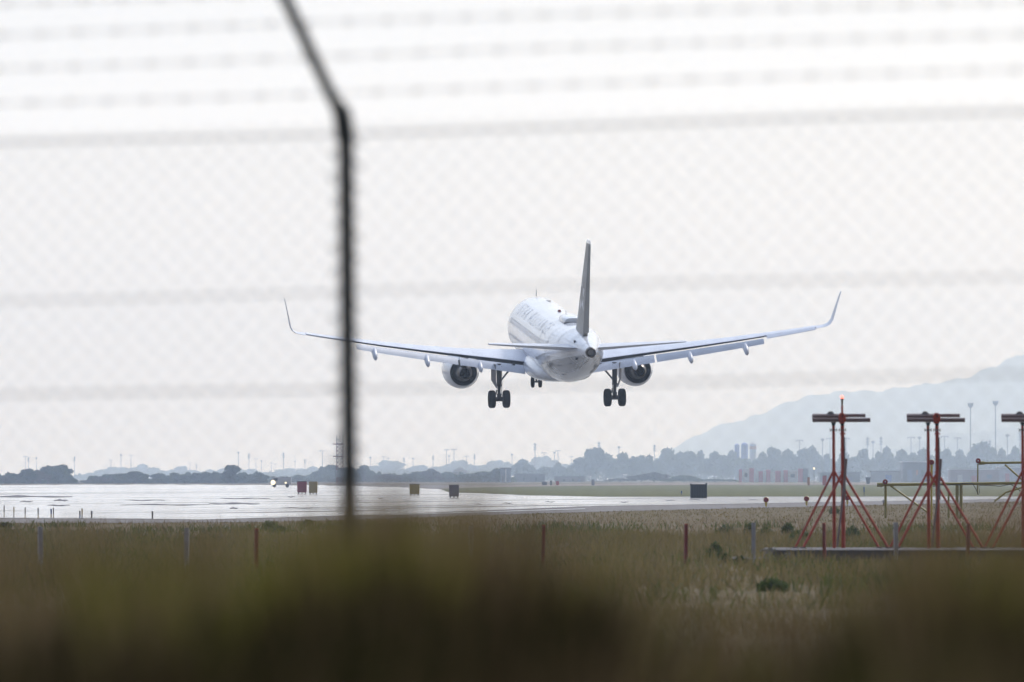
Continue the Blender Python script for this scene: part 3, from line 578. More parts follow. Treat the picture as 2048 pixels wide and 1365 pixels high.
# cabinets and posts on the taxiway edge
for px, wp, tp, m_, l_ in [(1089, 10, 965, 'hall', 'low dark cabinet on the taxiway edge under the plane'), (1102, 4, 962.5, 'dark', 'slim dark post between the cabinet and red box'), (1115, 6, 963, 'panelred', 'small red box on the taxiway edge under the plane'), (1186, 6, 960, 'hall', 'dark upright cabinet below the tallest trees'), (1649, 8, 952, 'panelred', 'small red shed at the foot of the first antenna'), (1617, 5, 955, 'orange', 'small orange drum right of the striped blocks')]:
    d = 1900; r_ = empty('equipment_cabinet', (gx(px, d), d, 0)); h = gz(tp, d); wd = wp / FPX * d
    b = MB(); b.box((0, 0, h / 2), (wd, .9, h)); b.build('body', M[m_], r_, bevel=.05); b = MB(); b.box((0, 0, h + .04), (wd * 1.1, 1.0, .1)); b.build('lid', M['mast'], r_); tag(r_, l_, 'cabinet')
# service van with its headlight on
d = 1450; r_ = empty('service_van', (gx(562, d), d, 0))
b = MB(); b.loft([[(x, -.9, z) for x, z in ((-1.9, .5), (-1.9, 1.1), (-1.4, 1.95), (1.9, 1.95), (1.9, .5))], [(x, .9, z) for x, z in ((-1.9, .5), (-1.9, 1.1), (-1.4, 1.95), (1.9, 1.95), (1.9, .5))]]); b.build('body', M['silow'], r_)
b = MB(); b.box((-1.0, -.92, 1.5), (.8, .04, .5)); b.build('window', M['dark'], r_)
for x in (-1.2, 1.2):
    b = MB(); b.lathe([(-.95, .01), (-.95, .34), (-.7, .34), (-.7, .01)], (x, 0, .36), 'Y', 14); b.build('wheel', M['tyre'], r_)
M['headlamp'] = mat('lit_headlamp', (1, .9, .7), .3, emit=(1, .85, .55), estr=1.8)
b = MB(); b.sphere((-1.45, -.96, .95), .42); b.build('headlight', M['headlamp'], r_)
b = MB(); b.sphere((0.9, -.96, .9), .16); b.build('headlight', M['headlamp'], r_)
tag(r_, 'pale van with glowing headlight in the gap between the far trees', 'van')
d = 2300; r_ = empty('apron_lamp', (gx(1628, d), d, 0)); b = MB(); b.tube([(0, 0, 0), (0, 0, 4.6)], .08, 6); b.build('pole', M['mast'], r_); b = MB(); b.sphere((0, 0, 4.7), .28); b.build('lamp', M['headlamp'], r_)
tag(r_, 'short pole with a bright white lamp right of the striped blocks', 'lamp')

# ------------------------------------------------------------------ aircraft
AC = empty('airliner')
AC.location = (2.94, 504.4, 10.51)
AC.rotation_mode = 'QUATERNION'
yaw, pit, rol = R(5.93), R(5.66), R(-0.87)
rot = Matrix.Rotation(yaw, 3, 'Z') @ Matrix.Rotation(pit, 3, 'X') @ Matrix.Rotation(rol, 3, 'Y')
AC.rotation_quaternion = rot.to_quaternion()
tag(AC, 'white twin-engine airliner with dark tail fin landing with wheels and flaps down', 'airplane')
def B(x, s, z): return Vector((x, 18.0 - s, z))
# (station, half width, top, bottom)
FUS = [(0, .03, -.72, -.78), (.25, .42, -.38, -1.1), (.7, .78, -.05, -1.42), (1.4, 1.15, .42, -1.68), (2.2, 1.43, .98, -1.86), (3.0, 1.62, 1.42, -1.96), (4, 1.80, 1.78, -2.03), (5, 1.91, 1.98, -2.06), (6.2, 1.975, 2.07, -2.07),
       (9, 1.975, 2.07, -2.07), (12, 1.975, 2.07, -2.07), (15, 1.975, 2.07, -2.07), (18, 1.975, 2.07, -2.07), (21, 1.975, 2.07, -2.07), (23.5, 1.975, 2.07, -2.06), (25, 1.965, 2.07, -1.98), (26.5, 1.93, 2.07, -1.80), (28, 1.85, 2.05, -1.55), (29.5, 1.72, 2.02, -1.24),
       (31, 1.54, 1.97, -.88), (32.5, 1.30, 1.90, -.50), (34, 1.02, 1.79, -.10), (35.2, .78, 1.66, .20), (36.2, .57, 1.50, .44), (36.9, .43, 1.37, .58), (37.3, .35, 1.29, .64)]
def fus_at(s):
    for a, b in zip(FUS, FUS[1:]):
        if a[0] <= s <= b[0]:
            t = (s - a[0]) / (b[0] - a[0]); return [a[i] * (1 - t) + b[i] * t for i in range(1, 4)]
    return FUS[-1][1:]
def fus_pt(s, ang, off=0.0):
    """ang from the horizontal, positive up; off outward; x positive = right"""
    w_, tp, bt = fus_at(s); zc = (tp + bt) / 2; hh = (tp - bt) / 2
    return B((w_ + off) * math.cos(ang), s, zc + (hh + off) * math.sin(ang))
b = MB(); n = 56
sts = []
for a, c in zip(FUS, FUS[1:]):
    k = 3 if c[0] - a[0] > 1 else 2
    sts += [a[0] + (c[0] - a[0]) * i / k for i in range(k)]
sts.append(FUS[-1][0])
b.loft([[fus_pt(s, 2 * math.pi * k / n) for k in range(n)] for s in sts])
# white paint with a grey belly forward of the wing and grey aft painting the tail's dark reflection of the ground
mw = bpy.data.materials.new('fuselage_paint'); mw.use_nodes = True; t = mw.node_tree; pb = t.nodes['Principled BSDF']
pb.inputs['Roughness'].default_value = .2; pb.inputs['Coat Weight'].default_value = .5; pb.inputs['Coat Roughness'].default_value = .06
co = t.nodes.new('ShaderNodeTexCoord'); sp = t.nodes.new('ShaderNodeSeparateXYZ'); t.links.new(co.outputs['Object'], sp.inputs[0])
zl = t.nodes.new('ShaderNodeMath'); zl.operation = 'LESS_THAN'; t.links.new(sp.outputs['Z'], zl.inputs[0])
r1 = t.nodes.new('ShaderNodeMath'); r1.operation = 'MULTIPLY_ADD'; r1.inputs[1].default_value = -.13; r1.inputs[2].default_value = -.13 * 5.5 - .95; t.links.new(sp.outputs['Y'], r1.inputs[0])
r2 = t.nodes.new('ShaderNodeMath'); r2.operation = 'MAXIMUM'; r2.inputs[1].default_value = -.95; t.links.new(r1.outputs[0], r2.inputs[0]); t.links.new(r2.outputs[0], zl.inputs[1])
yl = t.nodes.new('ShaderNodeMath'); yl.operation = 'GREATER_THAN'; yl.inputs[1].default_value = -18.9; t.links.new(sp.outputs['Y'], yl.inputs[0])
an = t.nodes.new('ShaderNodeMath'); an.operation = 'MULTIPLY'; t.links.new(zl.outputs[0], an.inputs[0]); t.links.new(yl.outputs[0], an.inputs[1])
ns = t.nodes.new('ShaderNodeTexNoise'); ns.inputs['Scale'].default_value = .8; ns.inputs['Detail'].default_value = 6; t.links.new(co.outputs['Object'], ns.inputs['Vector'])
rp = t.nodes.new('ShaderNodeValToRGB'); rp.color_ramp.elements[0].color = (.64, .66, .73, 1); rp.color_ramp.elements[1].color = (.77, .79, .87, 1); rp.color_ramp.elements[0].position = .3; rp.color_ramp.elements[1].position = .6  # bluish white here also holds the sky's fill light
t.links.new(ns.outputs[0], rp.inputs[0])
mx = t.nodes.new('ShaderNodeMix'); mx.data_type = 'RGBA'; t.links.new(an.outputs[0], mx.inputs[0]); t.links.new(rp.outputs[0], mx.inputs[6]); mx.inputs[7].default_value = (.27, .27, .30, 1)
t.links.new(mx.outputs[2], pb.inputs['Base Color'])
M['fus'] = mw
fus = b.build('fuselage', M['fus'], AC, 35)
# APU exhaust
b = MB(); o_ = B(0, 37.28, .965)
b.lathe([(0.05, .345), (-.28, .31), (-.30, .30), (-.30, .22), (-.05, .20)], o_, 'Y', 24); b.lathe([(-.05, .20), (-.049, .195)], o_, 'Y', 24); b.build('exhaust_ring', M['nozzle'], fus, 35); b = MB(); b.lathe([(-.28, .19), (.5, .19)], o_, 'Y', 20); b.build('exhaust_pipe', M['duct'], fus, 35)
b = MB(); b.lathe([(.5, .21), (.5, .01)], o_, 'Y', 20); b.build('exhaust_outlet', M['duct'], fus)
# belly fairing
b = MB(); rings = []
for s, w_, bt, tp in [(10.8, .3, -2.0, -1.6), (11.6, 1.5, -2.18, -1.2), (13, 2.0, -2.33, -.85), (15, 2.16, -2.40, -.75), (18.5, 2.16, -2.42, -.75), (20, 2.08, -2.38, -.85), (21.5, 1.8, -2.25, -1.1), (22.8, 1.2, -2.12, -1.4), (23.6, .3, -2.02, -1.7)]:
    zc, hh = (bt + tp) / 2, (tp - bt) / 2
    rings.append([B(w_ * math.copysign(abs(math.cos(2 * math.pi * k / 32)) ** .75, math.cos(2 * math.pi * k / 32)), s, zc + hh * math.copysign(abs(math.sin(2 * math.pi * k / 32)) ** .8, math.sin(2 * math.pi * k / 32))) for k in range(32)])
b.loft(rings); b.build('belly_fairing', M['white'], fus, 40)
for s0, a0_, a1_ in ((28.0, -60, 240), (31.1, 20, 160), (33.9, -70, 250), (24.2, 0, 180), (36.3, -90, 270)):
    b = MB(); vs = []; m_ = 30
    for i in range(m_ + 1):
        a = R(a0_ + (a1_ - a0_) * i / m_); vs += [fus_pt(s0, a, .008), fus_pt(s0 + .07, a, .008)]
    b.add(vs, [(2 * i, 2 * i + 1, 2 * i + 3, 2 * i + 2) for i in range(m_)]); b.build('panel_line', M['letter'], fus)
for sg in (-1, 1):
    b = MB(); vs = []; m_ = 10                       # bare metal rub plate round the tailplane root
    for i in range(m_ + 1):
        s_ = 31.6 + 4.2 * i / m_
        for a in (-4, 40 - 1.2 * i): aa = R(a) if sg > 0 else math.pi - R(a); vs.append(fus_pt(s_, aa, .010))
    b.add(vs, [(2 * i, 2 * i + 1, 2 * i + 3, 2 * i + 2) for i in range(m_)]); b.build('rub_plate', mat('rub_plate_grey', (.50, .51, .55), .4) if sg < 0 else bpy.data.materials['rub_plate_grey'], fus)
b = MB(); vs = []
for i in range(9):
    s_ = 31.5 + 4.6 * i / 8; vs += [fus_pt(s_, R(-112 + 3 * i), .009), fus_pt(s_, R(-109 + 3 * i), .009)]
b.add(vs, [(2 * i, 2 * i + 1, 2 * i + 3, 2 * i + 2) for i in range(8)]); b.build('tail_reflection_streak', M['logo'], fus)  # pale streak painted as a gloss reflection low on the tail
for s_, a, l_ in ((30.2, -38, .9), (32.9, -50, .5), (29.0, -62, .35), (25.6, -22, .6)):
    b = MB(); vs = [fus_pt(s_, math.pi - R(a), .01), fus_pt(s_ + l_, math.pi - R(a - 3), .01), fus_pt(s_ + l_, math.pi - R(a - 1), .01), fus_pt(s_, math.pi - R(a + 3), .01)]; b.add(vs, [(0, 1, 2, 3)]); b.build('service_panel', M['line'], fus)
# satellite radome, antennas, beacon, vents
b = MB(); rings = []
for s, w_, h_ in [(23.4, .12, .02), (23.8, .42, .26), (24.6, .60, .40), (26.2, .62, .42), (27.0, .58, .40), (27.3, .50, .33)]:
    rings.append([B(w_ * math.copysign(abs(math.cos(math.pi * k / 12)) ** .7, math.cos(math.pi * k / 12)), s, 2.0 + h_ * math.sin(math.pi * k / 12) ** .6) for k in range(13)])
b.loft(rings); b.build('radome', M['white'], fus, 40)
b = MB(); b.box(B(0, 27.33, 2.02), (1.16, .05, .07)); b.build('radome_shadow_strip', M['line'], fus)  # dark strip painting the shadow under the radome
def ant(s, h, x=0, nm='blade_antenna', m_='line', lean=.15, c=.22):
    b = MB(); z0 = 2.05; rr = [[B(x - t_, s - c / 2 + k, z) for t_ in (0,)] for z in (0,) for k in (0,)]
    b.loft([[B(x - .012, s - c / 2, z0), B(x + .012, s - c / 2, z0), B(x + .012, s + c / 2, z0), B(x - .012, s + c / 2, z0)], [B(x - .01, s - c / 5 + lean, z0 + h), B(x + .01, s - c / 5 + lean, z0 + h), B(x + .01, s + c / 5 + lean, z0 + h), B(x - .01, s + c / 5 + lean, z0 + h)]])
    b.build(nm, M[m_], fus)
ant(5.2, .48); ant(23.2, .46); 
b = MB(); b.box(B(.35, 9.0, 2.03), (.4, .3, .05)); b.build('vent', M['line'], fus)
b = MB(); b.box(B(.55, 20.5, 1.99), (.45, .3, .05)); b.build('vent', M['line'], fus)
b = MB(); b.sphere(B(0.1, 18.5, 2.08), .12, 10); b.build('beacon', M['redglass'], fus)
# small dark marks aft
for s, a in [(34.6, R(40)), (34.9, R(-42))]:
    b = MB(); p = fus_pt(s, math.pi - a, .01); b.box(p, (.12, .25, .14)); b.build('vent', M['line'], fus)
# rear door outlines and cabin windows
def decal(pts2, name, m_, side, off=.012):
    """quad strips on the skin: pts2 = [(s, angle)...] quads"""
    b = MB(); vs = [fus_pt(s, (math.pi - a) if side < 0 else a, off) for s, a in pts2]; b.add(vs, [(0, 1, 2, 3)]); return b.build(name, m_, fus)
for side in (-1, 1):
    for k in range(36):
        s = 6.8 + k * .61
        decal([(s, R(13)), (s + .24, R(13)), (s + .24, R(23)), (s, R(23))], 'window', M['window'], side)
    for s0 in (4.6, 28.3):
        b = MB()
        for (sa, aa, sb, ab) in [(s0, -18, s0 + .04, 38), (s0 + .82, -18, s0 + .86, 38), (s0, -19, s0 + .86, -18), (s0, 38, s0 + .86, 39)]:
            vs = []; m_ = 6
            for i in range(m_ + 1):
                a = R(aa + (ab - aa) * i / m_); a = (math.pi - a) if side < 0 else a; vs += [fus_pt(sa, a, .01), fus_pt(sb, a, .01)]
            b.add(vs, [(2 * i, 2 * i + 1, 2 * i + 3, 2 * i + 2) for i in range(m_)])
        b.build('door_outline', M['letter'], fus)
# lettering wrapped on both sides
def lettering(txt, s0, s1, a0, a1, side, m_):
    cu = bpy.data.curves.new('lettering', 'FONT'); cu.body = txt; cu.size = 1.0; cu.space_character = 1.75; cu.offset = -0.018; cu.resolution_u = 2
    to = bpy.data.objects.new('lettering', cu); C.objects.link(to); dg = bpy.context.evaluated_depsgraph_get()
    me = bpy.data.meshes.new_from_object(to.evaluated_get(dg)); bpy.data.objects.remove(to)
    bm = bmesh.new(); bm.from_mesh(me)
    xs_ = [v.co.x for v in bm.verts]; ys_ = [v.co.y for v in bm.verts]; xa, xb, ya, yb = min(xs_), max(xs_), min(ys_), max(ys_)
    for i in range(1, 9):
        bmesh.ops.bisect_plane(bm, geom=bm.verts[:] + bm.edges[:] + bm.faces[:], plane_co=(0, ya + (yb - ya) * i / 9, 0), plane_no=(0, 1, 0))
    for v in bm.verts:
        u = (v.co.x - xa) / (xb - xa); q = (v.co.y - ya) / (yb - ya); a = R(a0 + (a1 - a0) * q)
        v.co = fus_pt(s0 + (s1 - s0) * (u if side < 0 else 1 - u), (math.pi - a) if side < 0 else a, .014)
    bm.to_mesh(me); bm.free(); return link('lettering', me, m_, fus)
lettering('STAR ALLIANCE', 8.2, 25.6, 33, 60, -1, M['letter']); lettering('STAR ALLIANCE', 8.2, 25.6, 33, 60, 1, M['letter'])

# airfoil section
def foil(le, chord, th, inc, up=Vector((0, 0, 1)), x0=0.0, x1=1.0, n=9, camber=.015):
    """points of a closed section from x0 to x1 of the chord, body coordinates"""
    fw = Vector((0, -1, 0)); q = Matrix.Rotation(inc, 3, 'X'); pts_u, pts_l = [], []
    for i in range(n + 1):
        if x0 == 0: x = x1 * (1 - math.cos(math.pi / 2 * i / n))
        else: x = x0 + (x1 - x0) * i / n
        yt = 5 * th * (.2969 * math.sqrt(x) - .126 * x - .3516 * x * x + .2843 * x ** 3 - .1030 * x ** 4); yc = camber * 4 * x * (1 - x)
        for lst, sg in ((pts_u, 1), (pts_l, -1)):
            d_ = q @ (fw * (x * chord)) if True else None
            lst.append(Vector(le) + d_ + (q @ up) * ((yc + sg * yt) * chord))
    return pts_l[::-1] + pts_u[(1 if x0 == 0 else 0):]
WS = [(0.9, 11.6, 7.0, .150, 3.2, -1.30), (1.98, 12.15, 6.25, .150, 3.2, -1.22), (4.0, 13.18, 5.05, .135, 2.6, -1.00), (6.4, 14.40, 3.92, .120, 1.8, -.72), (9.0, 15.73, 3.30, .113, 1.0, -.36), (11.5, 17.0, 2.72, .110, .4, .03), (13.4, 17.97, 2.28, .108, 0, .36), (15.2, 18.89, 1.88, .108, -.3, .68), (16.6, 19.60, 1.58, .108, -.6, .95)]
def wsec(y):
    for a, b_ in zip(WS, WS[1:]):
        if a[0] <= y <= b_[0] + 1e-6:
            t = (y - a[0]) / (b_[0] - a[0]); return [a[i] * (1 - t) + b_[i] * t for i in range(6)]
CUT = .765
def wing(side):
    b = MB(); rings = []
    for y in [.9, 1.98, 3, 4, 5.2, 6.4, 7.7, 9, 10.2, 11.5, 12.4, 13.4, 14.3, 15.2, 16.0, 16.6]:
        y_, s, c, th, inc, z = wsec(y); rings.append(foil(B(side * y, s, z), c, th, R(inc), x1=CUT))
    b.loft(rings)
    wo = b.build('wing', M['wing'], AC, 50)
    wo.data.materials.append(M['cove'])
    for p in wo.data.polygons:                    # blunt rear face of the box lies behind the shade-dark cove strip
        pass
    # cove strip: flap gap shadow painted dark, just proud of the wing box
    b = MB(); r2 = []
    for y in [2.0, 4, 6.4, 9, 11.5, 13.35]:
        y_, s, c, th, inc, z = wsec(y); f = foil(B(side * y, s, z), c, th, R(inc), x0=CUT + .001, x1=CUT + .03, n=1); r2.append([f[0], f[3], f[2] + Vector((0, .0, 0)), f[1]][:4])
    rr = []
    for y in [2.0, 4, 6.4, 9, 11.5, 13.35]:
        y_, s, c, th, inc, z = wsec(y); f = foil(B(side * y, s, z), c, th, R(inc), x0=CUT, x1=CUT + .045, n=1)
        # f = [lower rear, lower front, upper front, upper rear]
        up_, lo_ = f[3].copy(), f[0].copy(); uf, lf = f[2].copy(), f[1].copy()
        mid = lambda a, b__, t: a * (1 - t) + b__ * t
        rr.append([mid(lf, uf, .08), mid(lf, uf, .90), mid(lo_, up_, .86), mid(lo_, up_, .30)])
    b.loft(rr); b.build('cove_shade_strip', M['cove'], wo)
    # spoiler lip: thin upper skin reaching aft over the cove
    b = MB(); rr = []
    for y in [2.0, 4, 6.4, 9, 11.5, 13.35]:
        y_, s, c, th, inc, z = wsec(y); f = foil(B(side * y, s, z), c, th, R(inc), x0=CUT - .004, x1=CUT + .055, n=1)
        t3 = Vector((0, 0, .03)); rr.append([f[2] - t3 * .6, f[2] + Vector((0, 0, .002)), f[3] + Vector((0, 0, .002)), f[3] - t3])
    b.loft(rr); b.build('spoiler', M['wing'], wo)
    # flaps
    for y0, y1 in ((2.12, 6.36), (6.50, 13.28)):
        rr = []
        for i in range(5):
            y = y0 + (y1 - y0) * i / 4; y_, s, c, th, inc, z = wsec(y)
            fc = .98 - (y - 2) * .034 if y > 2 else .98
            base = foil(B(side * y, s, z), c, th, R(inc), x0=CUT, x1=CUT + .05, n=1)[3]
            le = base + Vector((0, -.12, -.285 + .009 * y)); rr.append(foil(le, fc, .13, R(31), x1=1.0, n=8, camber=.02))
        b = MB(); b.loft(rr); b.build('flap', M['wing'], wo, 50)
    # aileron: closes the outer trailing edge
    defl = R(-7) if side < 0 else R(14); rr = []
    for i in range(4):
        y = 13.5 + (16.55 - 13.5) * i / 3; y_, s, c, th, inc, z = wsec(y)
        f = foil(B(side * y, s, z), c, th, R(inc), x0=CUT + .01, x1=CUT + .012, n=1)
        hp = (f[0] + f[3]) / 2; hh = (f[3] - f[0]).length / 2; L = c * (1 - CUT); te = hp + Matrix.Rotation(R(inc) + defl, 3, 'X') @ Vector((0, -L, 0))
        rr.append([hp + Vector((0, 0, -hh)), hp + Vector((0, 0, hh)), te + Vector((0, 0, .012)), te - Vector((0, 0, .012))])
    b = MB(); b.loft(rr); b.build('aileron', M['wing'] if side > 0 else M['cove'] if False else M['wing'], wo)
    # sharklet
    rr = []
    for y, s, c, z, cant, th in [(16.62, 19.61, 1.57, .955, 0, .108), (16.95, 19.80, 1.48, 1.01, 8, .10), (17.25, 20.0, 1.38, 1.10, 25, .095), (17.48, 20.22, 1.26, 1.26, 48, .09), (17.62, 20.48, 1.13, 1.52, 68, .085), (17.70, 20.75, 1.0, 1.88, 78, .08), (17.84, 21.15, .80, 2.5, 80, .08), (17.98, 21.55, .60, 3.1, 81, .08), (18.06, 21.82, .42, 3.42, 81, .08)]:
        up = Vector((-side * math.sin(R(cant)), 0, math.cos(R(cant)))); rr.append(foil(B(side * y, s, z), c, th, R(-.6) * math.cos(R(cant)), up=up, x1=1.0, n=8, camber=0))
    b = MB(); b.loft(rr); b.build('sharklet', M['wing'], wo, 60)
    # flap track fairings
    for y, L in ((5.05, 3.0), (8.6, 2.7), (12.1, 2.3)):
        y_, s, c, th, inc, z = wsec(y); s0 = s + c * .45; zz = z - .28 - c * .02; rr = []
        for u, rw, rh, dz in [(0, .03, .03, 0), (.12, .11, .14, -.03), (.35, .17, .24, -.06), (.6, .17, .26, -.10), (.8, .165, .24, -.26), (.93, .145, .19, -.38), (.985, .09, .12, -.46), (1, .03, .04, -.49)]:
            rr.append([B(side * y + rw * math.cos(2 * math.pi * k / 14), s0 + u * L, zz + dz + rh * math.sin(2 * math.pi * k / 14)) for k in range(14)])
        b = MB(); b.loft(rr); b.build('flap_track_fairing', M['wing'], wo, 50)
    return wo
wing(-1); wing(1)
# engines
def engine(side):
    o_ = B(side * 5.75, 10.6, -2.22); b = MB()
    pr = [(0.12, .96), (.02, 1.02), (-.05, 1.06), (-.4, 1.16), (-1.2, 1.21), (-2.1, 1.17), (-2.9, 1.03), (-3.35, .90), (-3.36, .875), (-3.2, .86), (-2.0, .92)]
    b.lathe([(-3.0 + 3.0 + a, r) for a, r in pr], o_, 'Y', 44); eng = b.build('engine', M['white'], AC, 50)
    b = MB(); b.lathe([(-.15, .98), (-.0, .94), (.12, .955)], o_, 'Y', 44); b.build('intake_lip', M['nozzle'], eng, 50)
    b = MB(); b.lathe([(-.9, .95), (-2.9, .868), (-3.3, .868), (-2.2, .60), (-2.2, .3)], o_, 'Y', 44); b.build('fan_duct', M['duct'], eng, 30)
    b = MB(); b.lathe([(-1.8, .60), (-2.6, .63), (-3.3, .60), (-3.9, .50), (-4.45, .385), (-4.47, .36), (-4.2, .34)], o_, 'Y', 36); b.build('core_cowl', M['nozzle'], eng, 40)
    b = MB(); b.lathe([(-4.0, .34), (-3.9, .30), (-3.9, .01)], o_, 'Y', 24); b.lathe([(-3.9, .24), (-4.2, .17), (-4.35, .01)], o_, 'Y', 24); b.build('exhaust_plug', M['duct'], eng, 40)
    b = MB(); rr = []
    for u, w_, zt, zb in [(0.6, .06, -.95, -1.15), (1.6, .22, -.80, -1.3), (3.2, .26, -.75, -1.75), (4.2, .24, -.85, -1.72), (5.2, .17, -1.0, -1.50), (6.0, .05, -1.1, -1.3)]:
        x = side * 5.75; rr.append([B(x - w_, 10.6 + u, zb), B(x + w_, 10.6 + u, zb), B(x + w_, 10.6 + u, zt), B(x - w_, 10.6 + u, zt)])
    b.loft(rr); b.build('pylon', M['white'], eng)
engine(-1); engine(1)
# tailplane, fin
def stab(side):
    rr = []
    for y, s, c, z, th in [(.5, 31.35, 4.25, .78, .11), (1.2, 31.75, 3.9, .85, .11), (3.5, 33.15, 2.75, 1.09, .105), (5.8, 34.55, 1.62, 1.33, .10), (6.22, 34.95, 1.25, 1.375, .09)]:
        rr.append(foil(B(side * y, s + .0, z), c, th, R(-4.4), camber=0, n=9))
    b = MB(); b.loft(rr); so = b.build('tailplane', M['wing'], AC, 55)
    b = MB(); b.add([B(side * y, s, z) for y, s, z in ((1.5, 34.45, 1.18), (6.0, 35.55, 1.5), (6.0, 35.58, 1.5), (1.5, 34.5, 1.18))], [(0, 1, 2, 3)])
    return so
stab(-1); stab(1)
def vfoil(s, z, c, th, n=9, x0=0.0, x1=1.0):
    pu, pl = [], []
    for i in range(n + 1):
        x = x0 + (x1 - x0) * (1 - math.cos(math.pi / 2 * i / n)); yt = 5 * th * (.2969 * math.sqrt(x) - .126 * x - .3516 * x * x + .2843 * x ** 3 - .1015 * x ** 4) * c
        pu.append(B(yt, s + x * c, z)); pl.append(B(-yt, s + x * c, z))
    return pl[::-1] + pu[(1 if x0 == 0 else 0):]
FS = [(1.55, 29.4, 6.9, .075), (2.1, 30.35, 6.0, .082), (2.8, 31.05, 5.45, .078), (4.5, 32.45, 4.45, .072), (6.4, 34.15, 3.15, .066), (7.75, 35.4, 2.25, .062)]
def fin_at(z):
    for a, b_ in zip(FS, FS[1:]):
        if a[0] <= z <= b_[0]: t = (z - a[0]) / (b_[0] - a[0]); return [a[i] * (1 - t) + b_[i] * t for i in range(4)]
RC = .70
b = MB(); b.loft([vfoil(s, z, c, th, x1=RC) for z, s, c, th in FS]); fin = b.build('tail_fin', M['fin'], AC, 55)
b = MB(); b.loft([vfoil(s, z, c, th, n=4, x0=RC + .008, x1=1.0) for z, s, c, th in FS[1:]]); b.build('rudder', mat('rudder_sheen_fade', (.085, .085, .09), .5, noise=(.8, .6, (.11, .11, .112))), fin, 55)  # rudder darker than fin: sky sheen's fade towards the trailing edge painted in
b = MB(); b.loft([vfoil(35.4, 7.752, 2.25, .062), vfoil(35.5, 7.87, 2.1, .055), vfoil(35.8, 7.95, 1.6, .045)]); b.build('fin_cap', M['white'], fin, 60)
# rudder hinge line
for side in (-1, 1):
    b = MB(); vs = []
    for i in range(9):
        z = 2.2 + (7.6 - 2.2) * i / 8; z_, s, c, th = fin_at(z); x = RC; yt = 5 * th * (.2969 * math.sqrt(x) - .126 * x - .3516 * x * x + .2843 * x ** 3 - .1015 * x ** 4) * c + .012
        vs += [B(side * yt, s + x * c, z), B(side * yt, s + x * c + .05, z)]
    b.add(vs, [(2 * i, 2 * i + 1, 2 * i + 3, 2 * i + 2) for i in range(8)]); b.build('rudder_gap', M['line'], fin)
    # five-piece star emblem
    cs, cz, rad = 34.1, 4.35, 1.25; b = MB()
    def fp(s, z):
        z_, s0, c, th = fin_at(z); x = min(max((s - s0) / c, .02), .99); yt = 5 * th * (.2969 * math.sqrt(x) - .126 * x - .3516 * x * x + .2843 * x ** 3 - .1015 * x ** 4) * c
        return B(side * (yt + .02), s, z)
    for k in range(5):
        a = math.pi / 2 + k * 2 * math.pi / 5
        tip = (cs + rad * math.cos(a), cz + rad * math.sin(a)); l_ = (cs + rad * .52 * math.cos(a + .55), cz + rad * .52 * math.sin(a + .55)); r__ = (cs + rad * .52 * math.cos(a - .55), cz + rad * .52 * math.sin(a - .55)); i_ = (cs + rad * .38 * math.cos(a), cz + rad * .38 * math.sin(a))
        b.add([fp(*i_), fp(*r__), fp(*tip), fp(*l_)], [(0, 1, 2, 3)])
    b.build('star_emblem', M['logo'], fin)
# landing gear
def wheel(x, s, z, r, wd, parent):
    b = MB(); h = wd / 2; b.lathe([(-h * .55, r * .52), (-h * .92, r * .62), (-h, r * .78), (-h * .82, r * .93), (-h * .45, r), (h * .45, r), (h * .82, r * .93), (h, r * .78), (h * .92, r * .62), (h * .55, r * .52)], B(x, s, z), 'X', 30); b.build('tyre', M['tyre'], parent, 40)
    b = MB(); b.lathe([(-h * .5, .02), (-h * .5, r * .53), (h * .5, r * .53), (h * .5, .02)], B(x, s, z), 'X', 20); b.build('wheel_hub', M['gear'], parent, 40)
def main_gear(side):
    y, s, az = side * 3.79, 17.75, -3.66
    b = MB(); b.tube([B(y, s - .1, -1.35), B(y, s, -2.75)], [.17, .15], 14); b.tube([B(y, s, -2.75), B(y, s, az)], [.105, .10], 12); b.tube([B(y, s, -2.72), B(y, s, -2.82)], .19, 14); b.tube([B(y, s, az - .02), B(y, s, az + .35)], .15, 12)
    g = b.build('main_landing_gear', M['gear'], AC, 40)
    b = MB(); b.tube([B(y - .62, s, az), B(y + .62, s, az)], .085, 10); b.tube([B(y - .3, s, az), B(y + .3, s, az)], .15, 10); b.build('axle', M['gear'], g, 40)
    for q in (-.47, .47): wheel(y + q, s, az, .58, .46, g)
    b = MB(); b.tube([B(y - side * .05, s - .05, -2.55), B(y - side * .55, s - .15, -1.95), B(y - side * 1.05, s - .2, -1.35)], [.055, .06, .07], 8); b.tube([B(y - side * .6, s - .1, -1.9), B(y - side * .3, s, -1.5)], .03, 6); b.box(B(y - side * .95, s - .2, -1.5), (.22, .2, .16)); b.build('side_brace', M['gear'], g, 40)
    b = MB(); b.tube([B(y + .08, s + .22, -2.7), B(y + .02, s + .38, -3.1), B(y, s + .12, -3.5)], .045, 6); b.tube([B(y - .22, s + .1, -3.35), B(y - .16, s + .1, -3.05)], .05, 6); b.tube([B(y - side * .16, s + .15, -1.5), B(y - side * .17, s + .15, -2.8), B(y - side * .13, s + .12, -3.5)], .022, 5); b.build('torque_link', M['gear'], g)
    b = MB(); dx = y + side * .26
    b.loft([[B(dx + side * .20 - .02, s - .42, zt), B(dx + side * .20 + .03, s - .42, zt), B(dx + .03, s + .42, zt), B(dx - .02, s + .42, zt)] for zt in (-1.35, -2.45)] + [[B(dx - .02 - side * .1, s - .2, -2.95), B(dx + .03 - side * .1, s - .2, -2.95), B(dx + .03 - side * .1, s + .25, -2.95), B(dx - .02 - side * .1, s + .25, -2.95)]])
    b.build('gear_door', M['gdoor'], g)
main_gear(-1); main_gear(1)
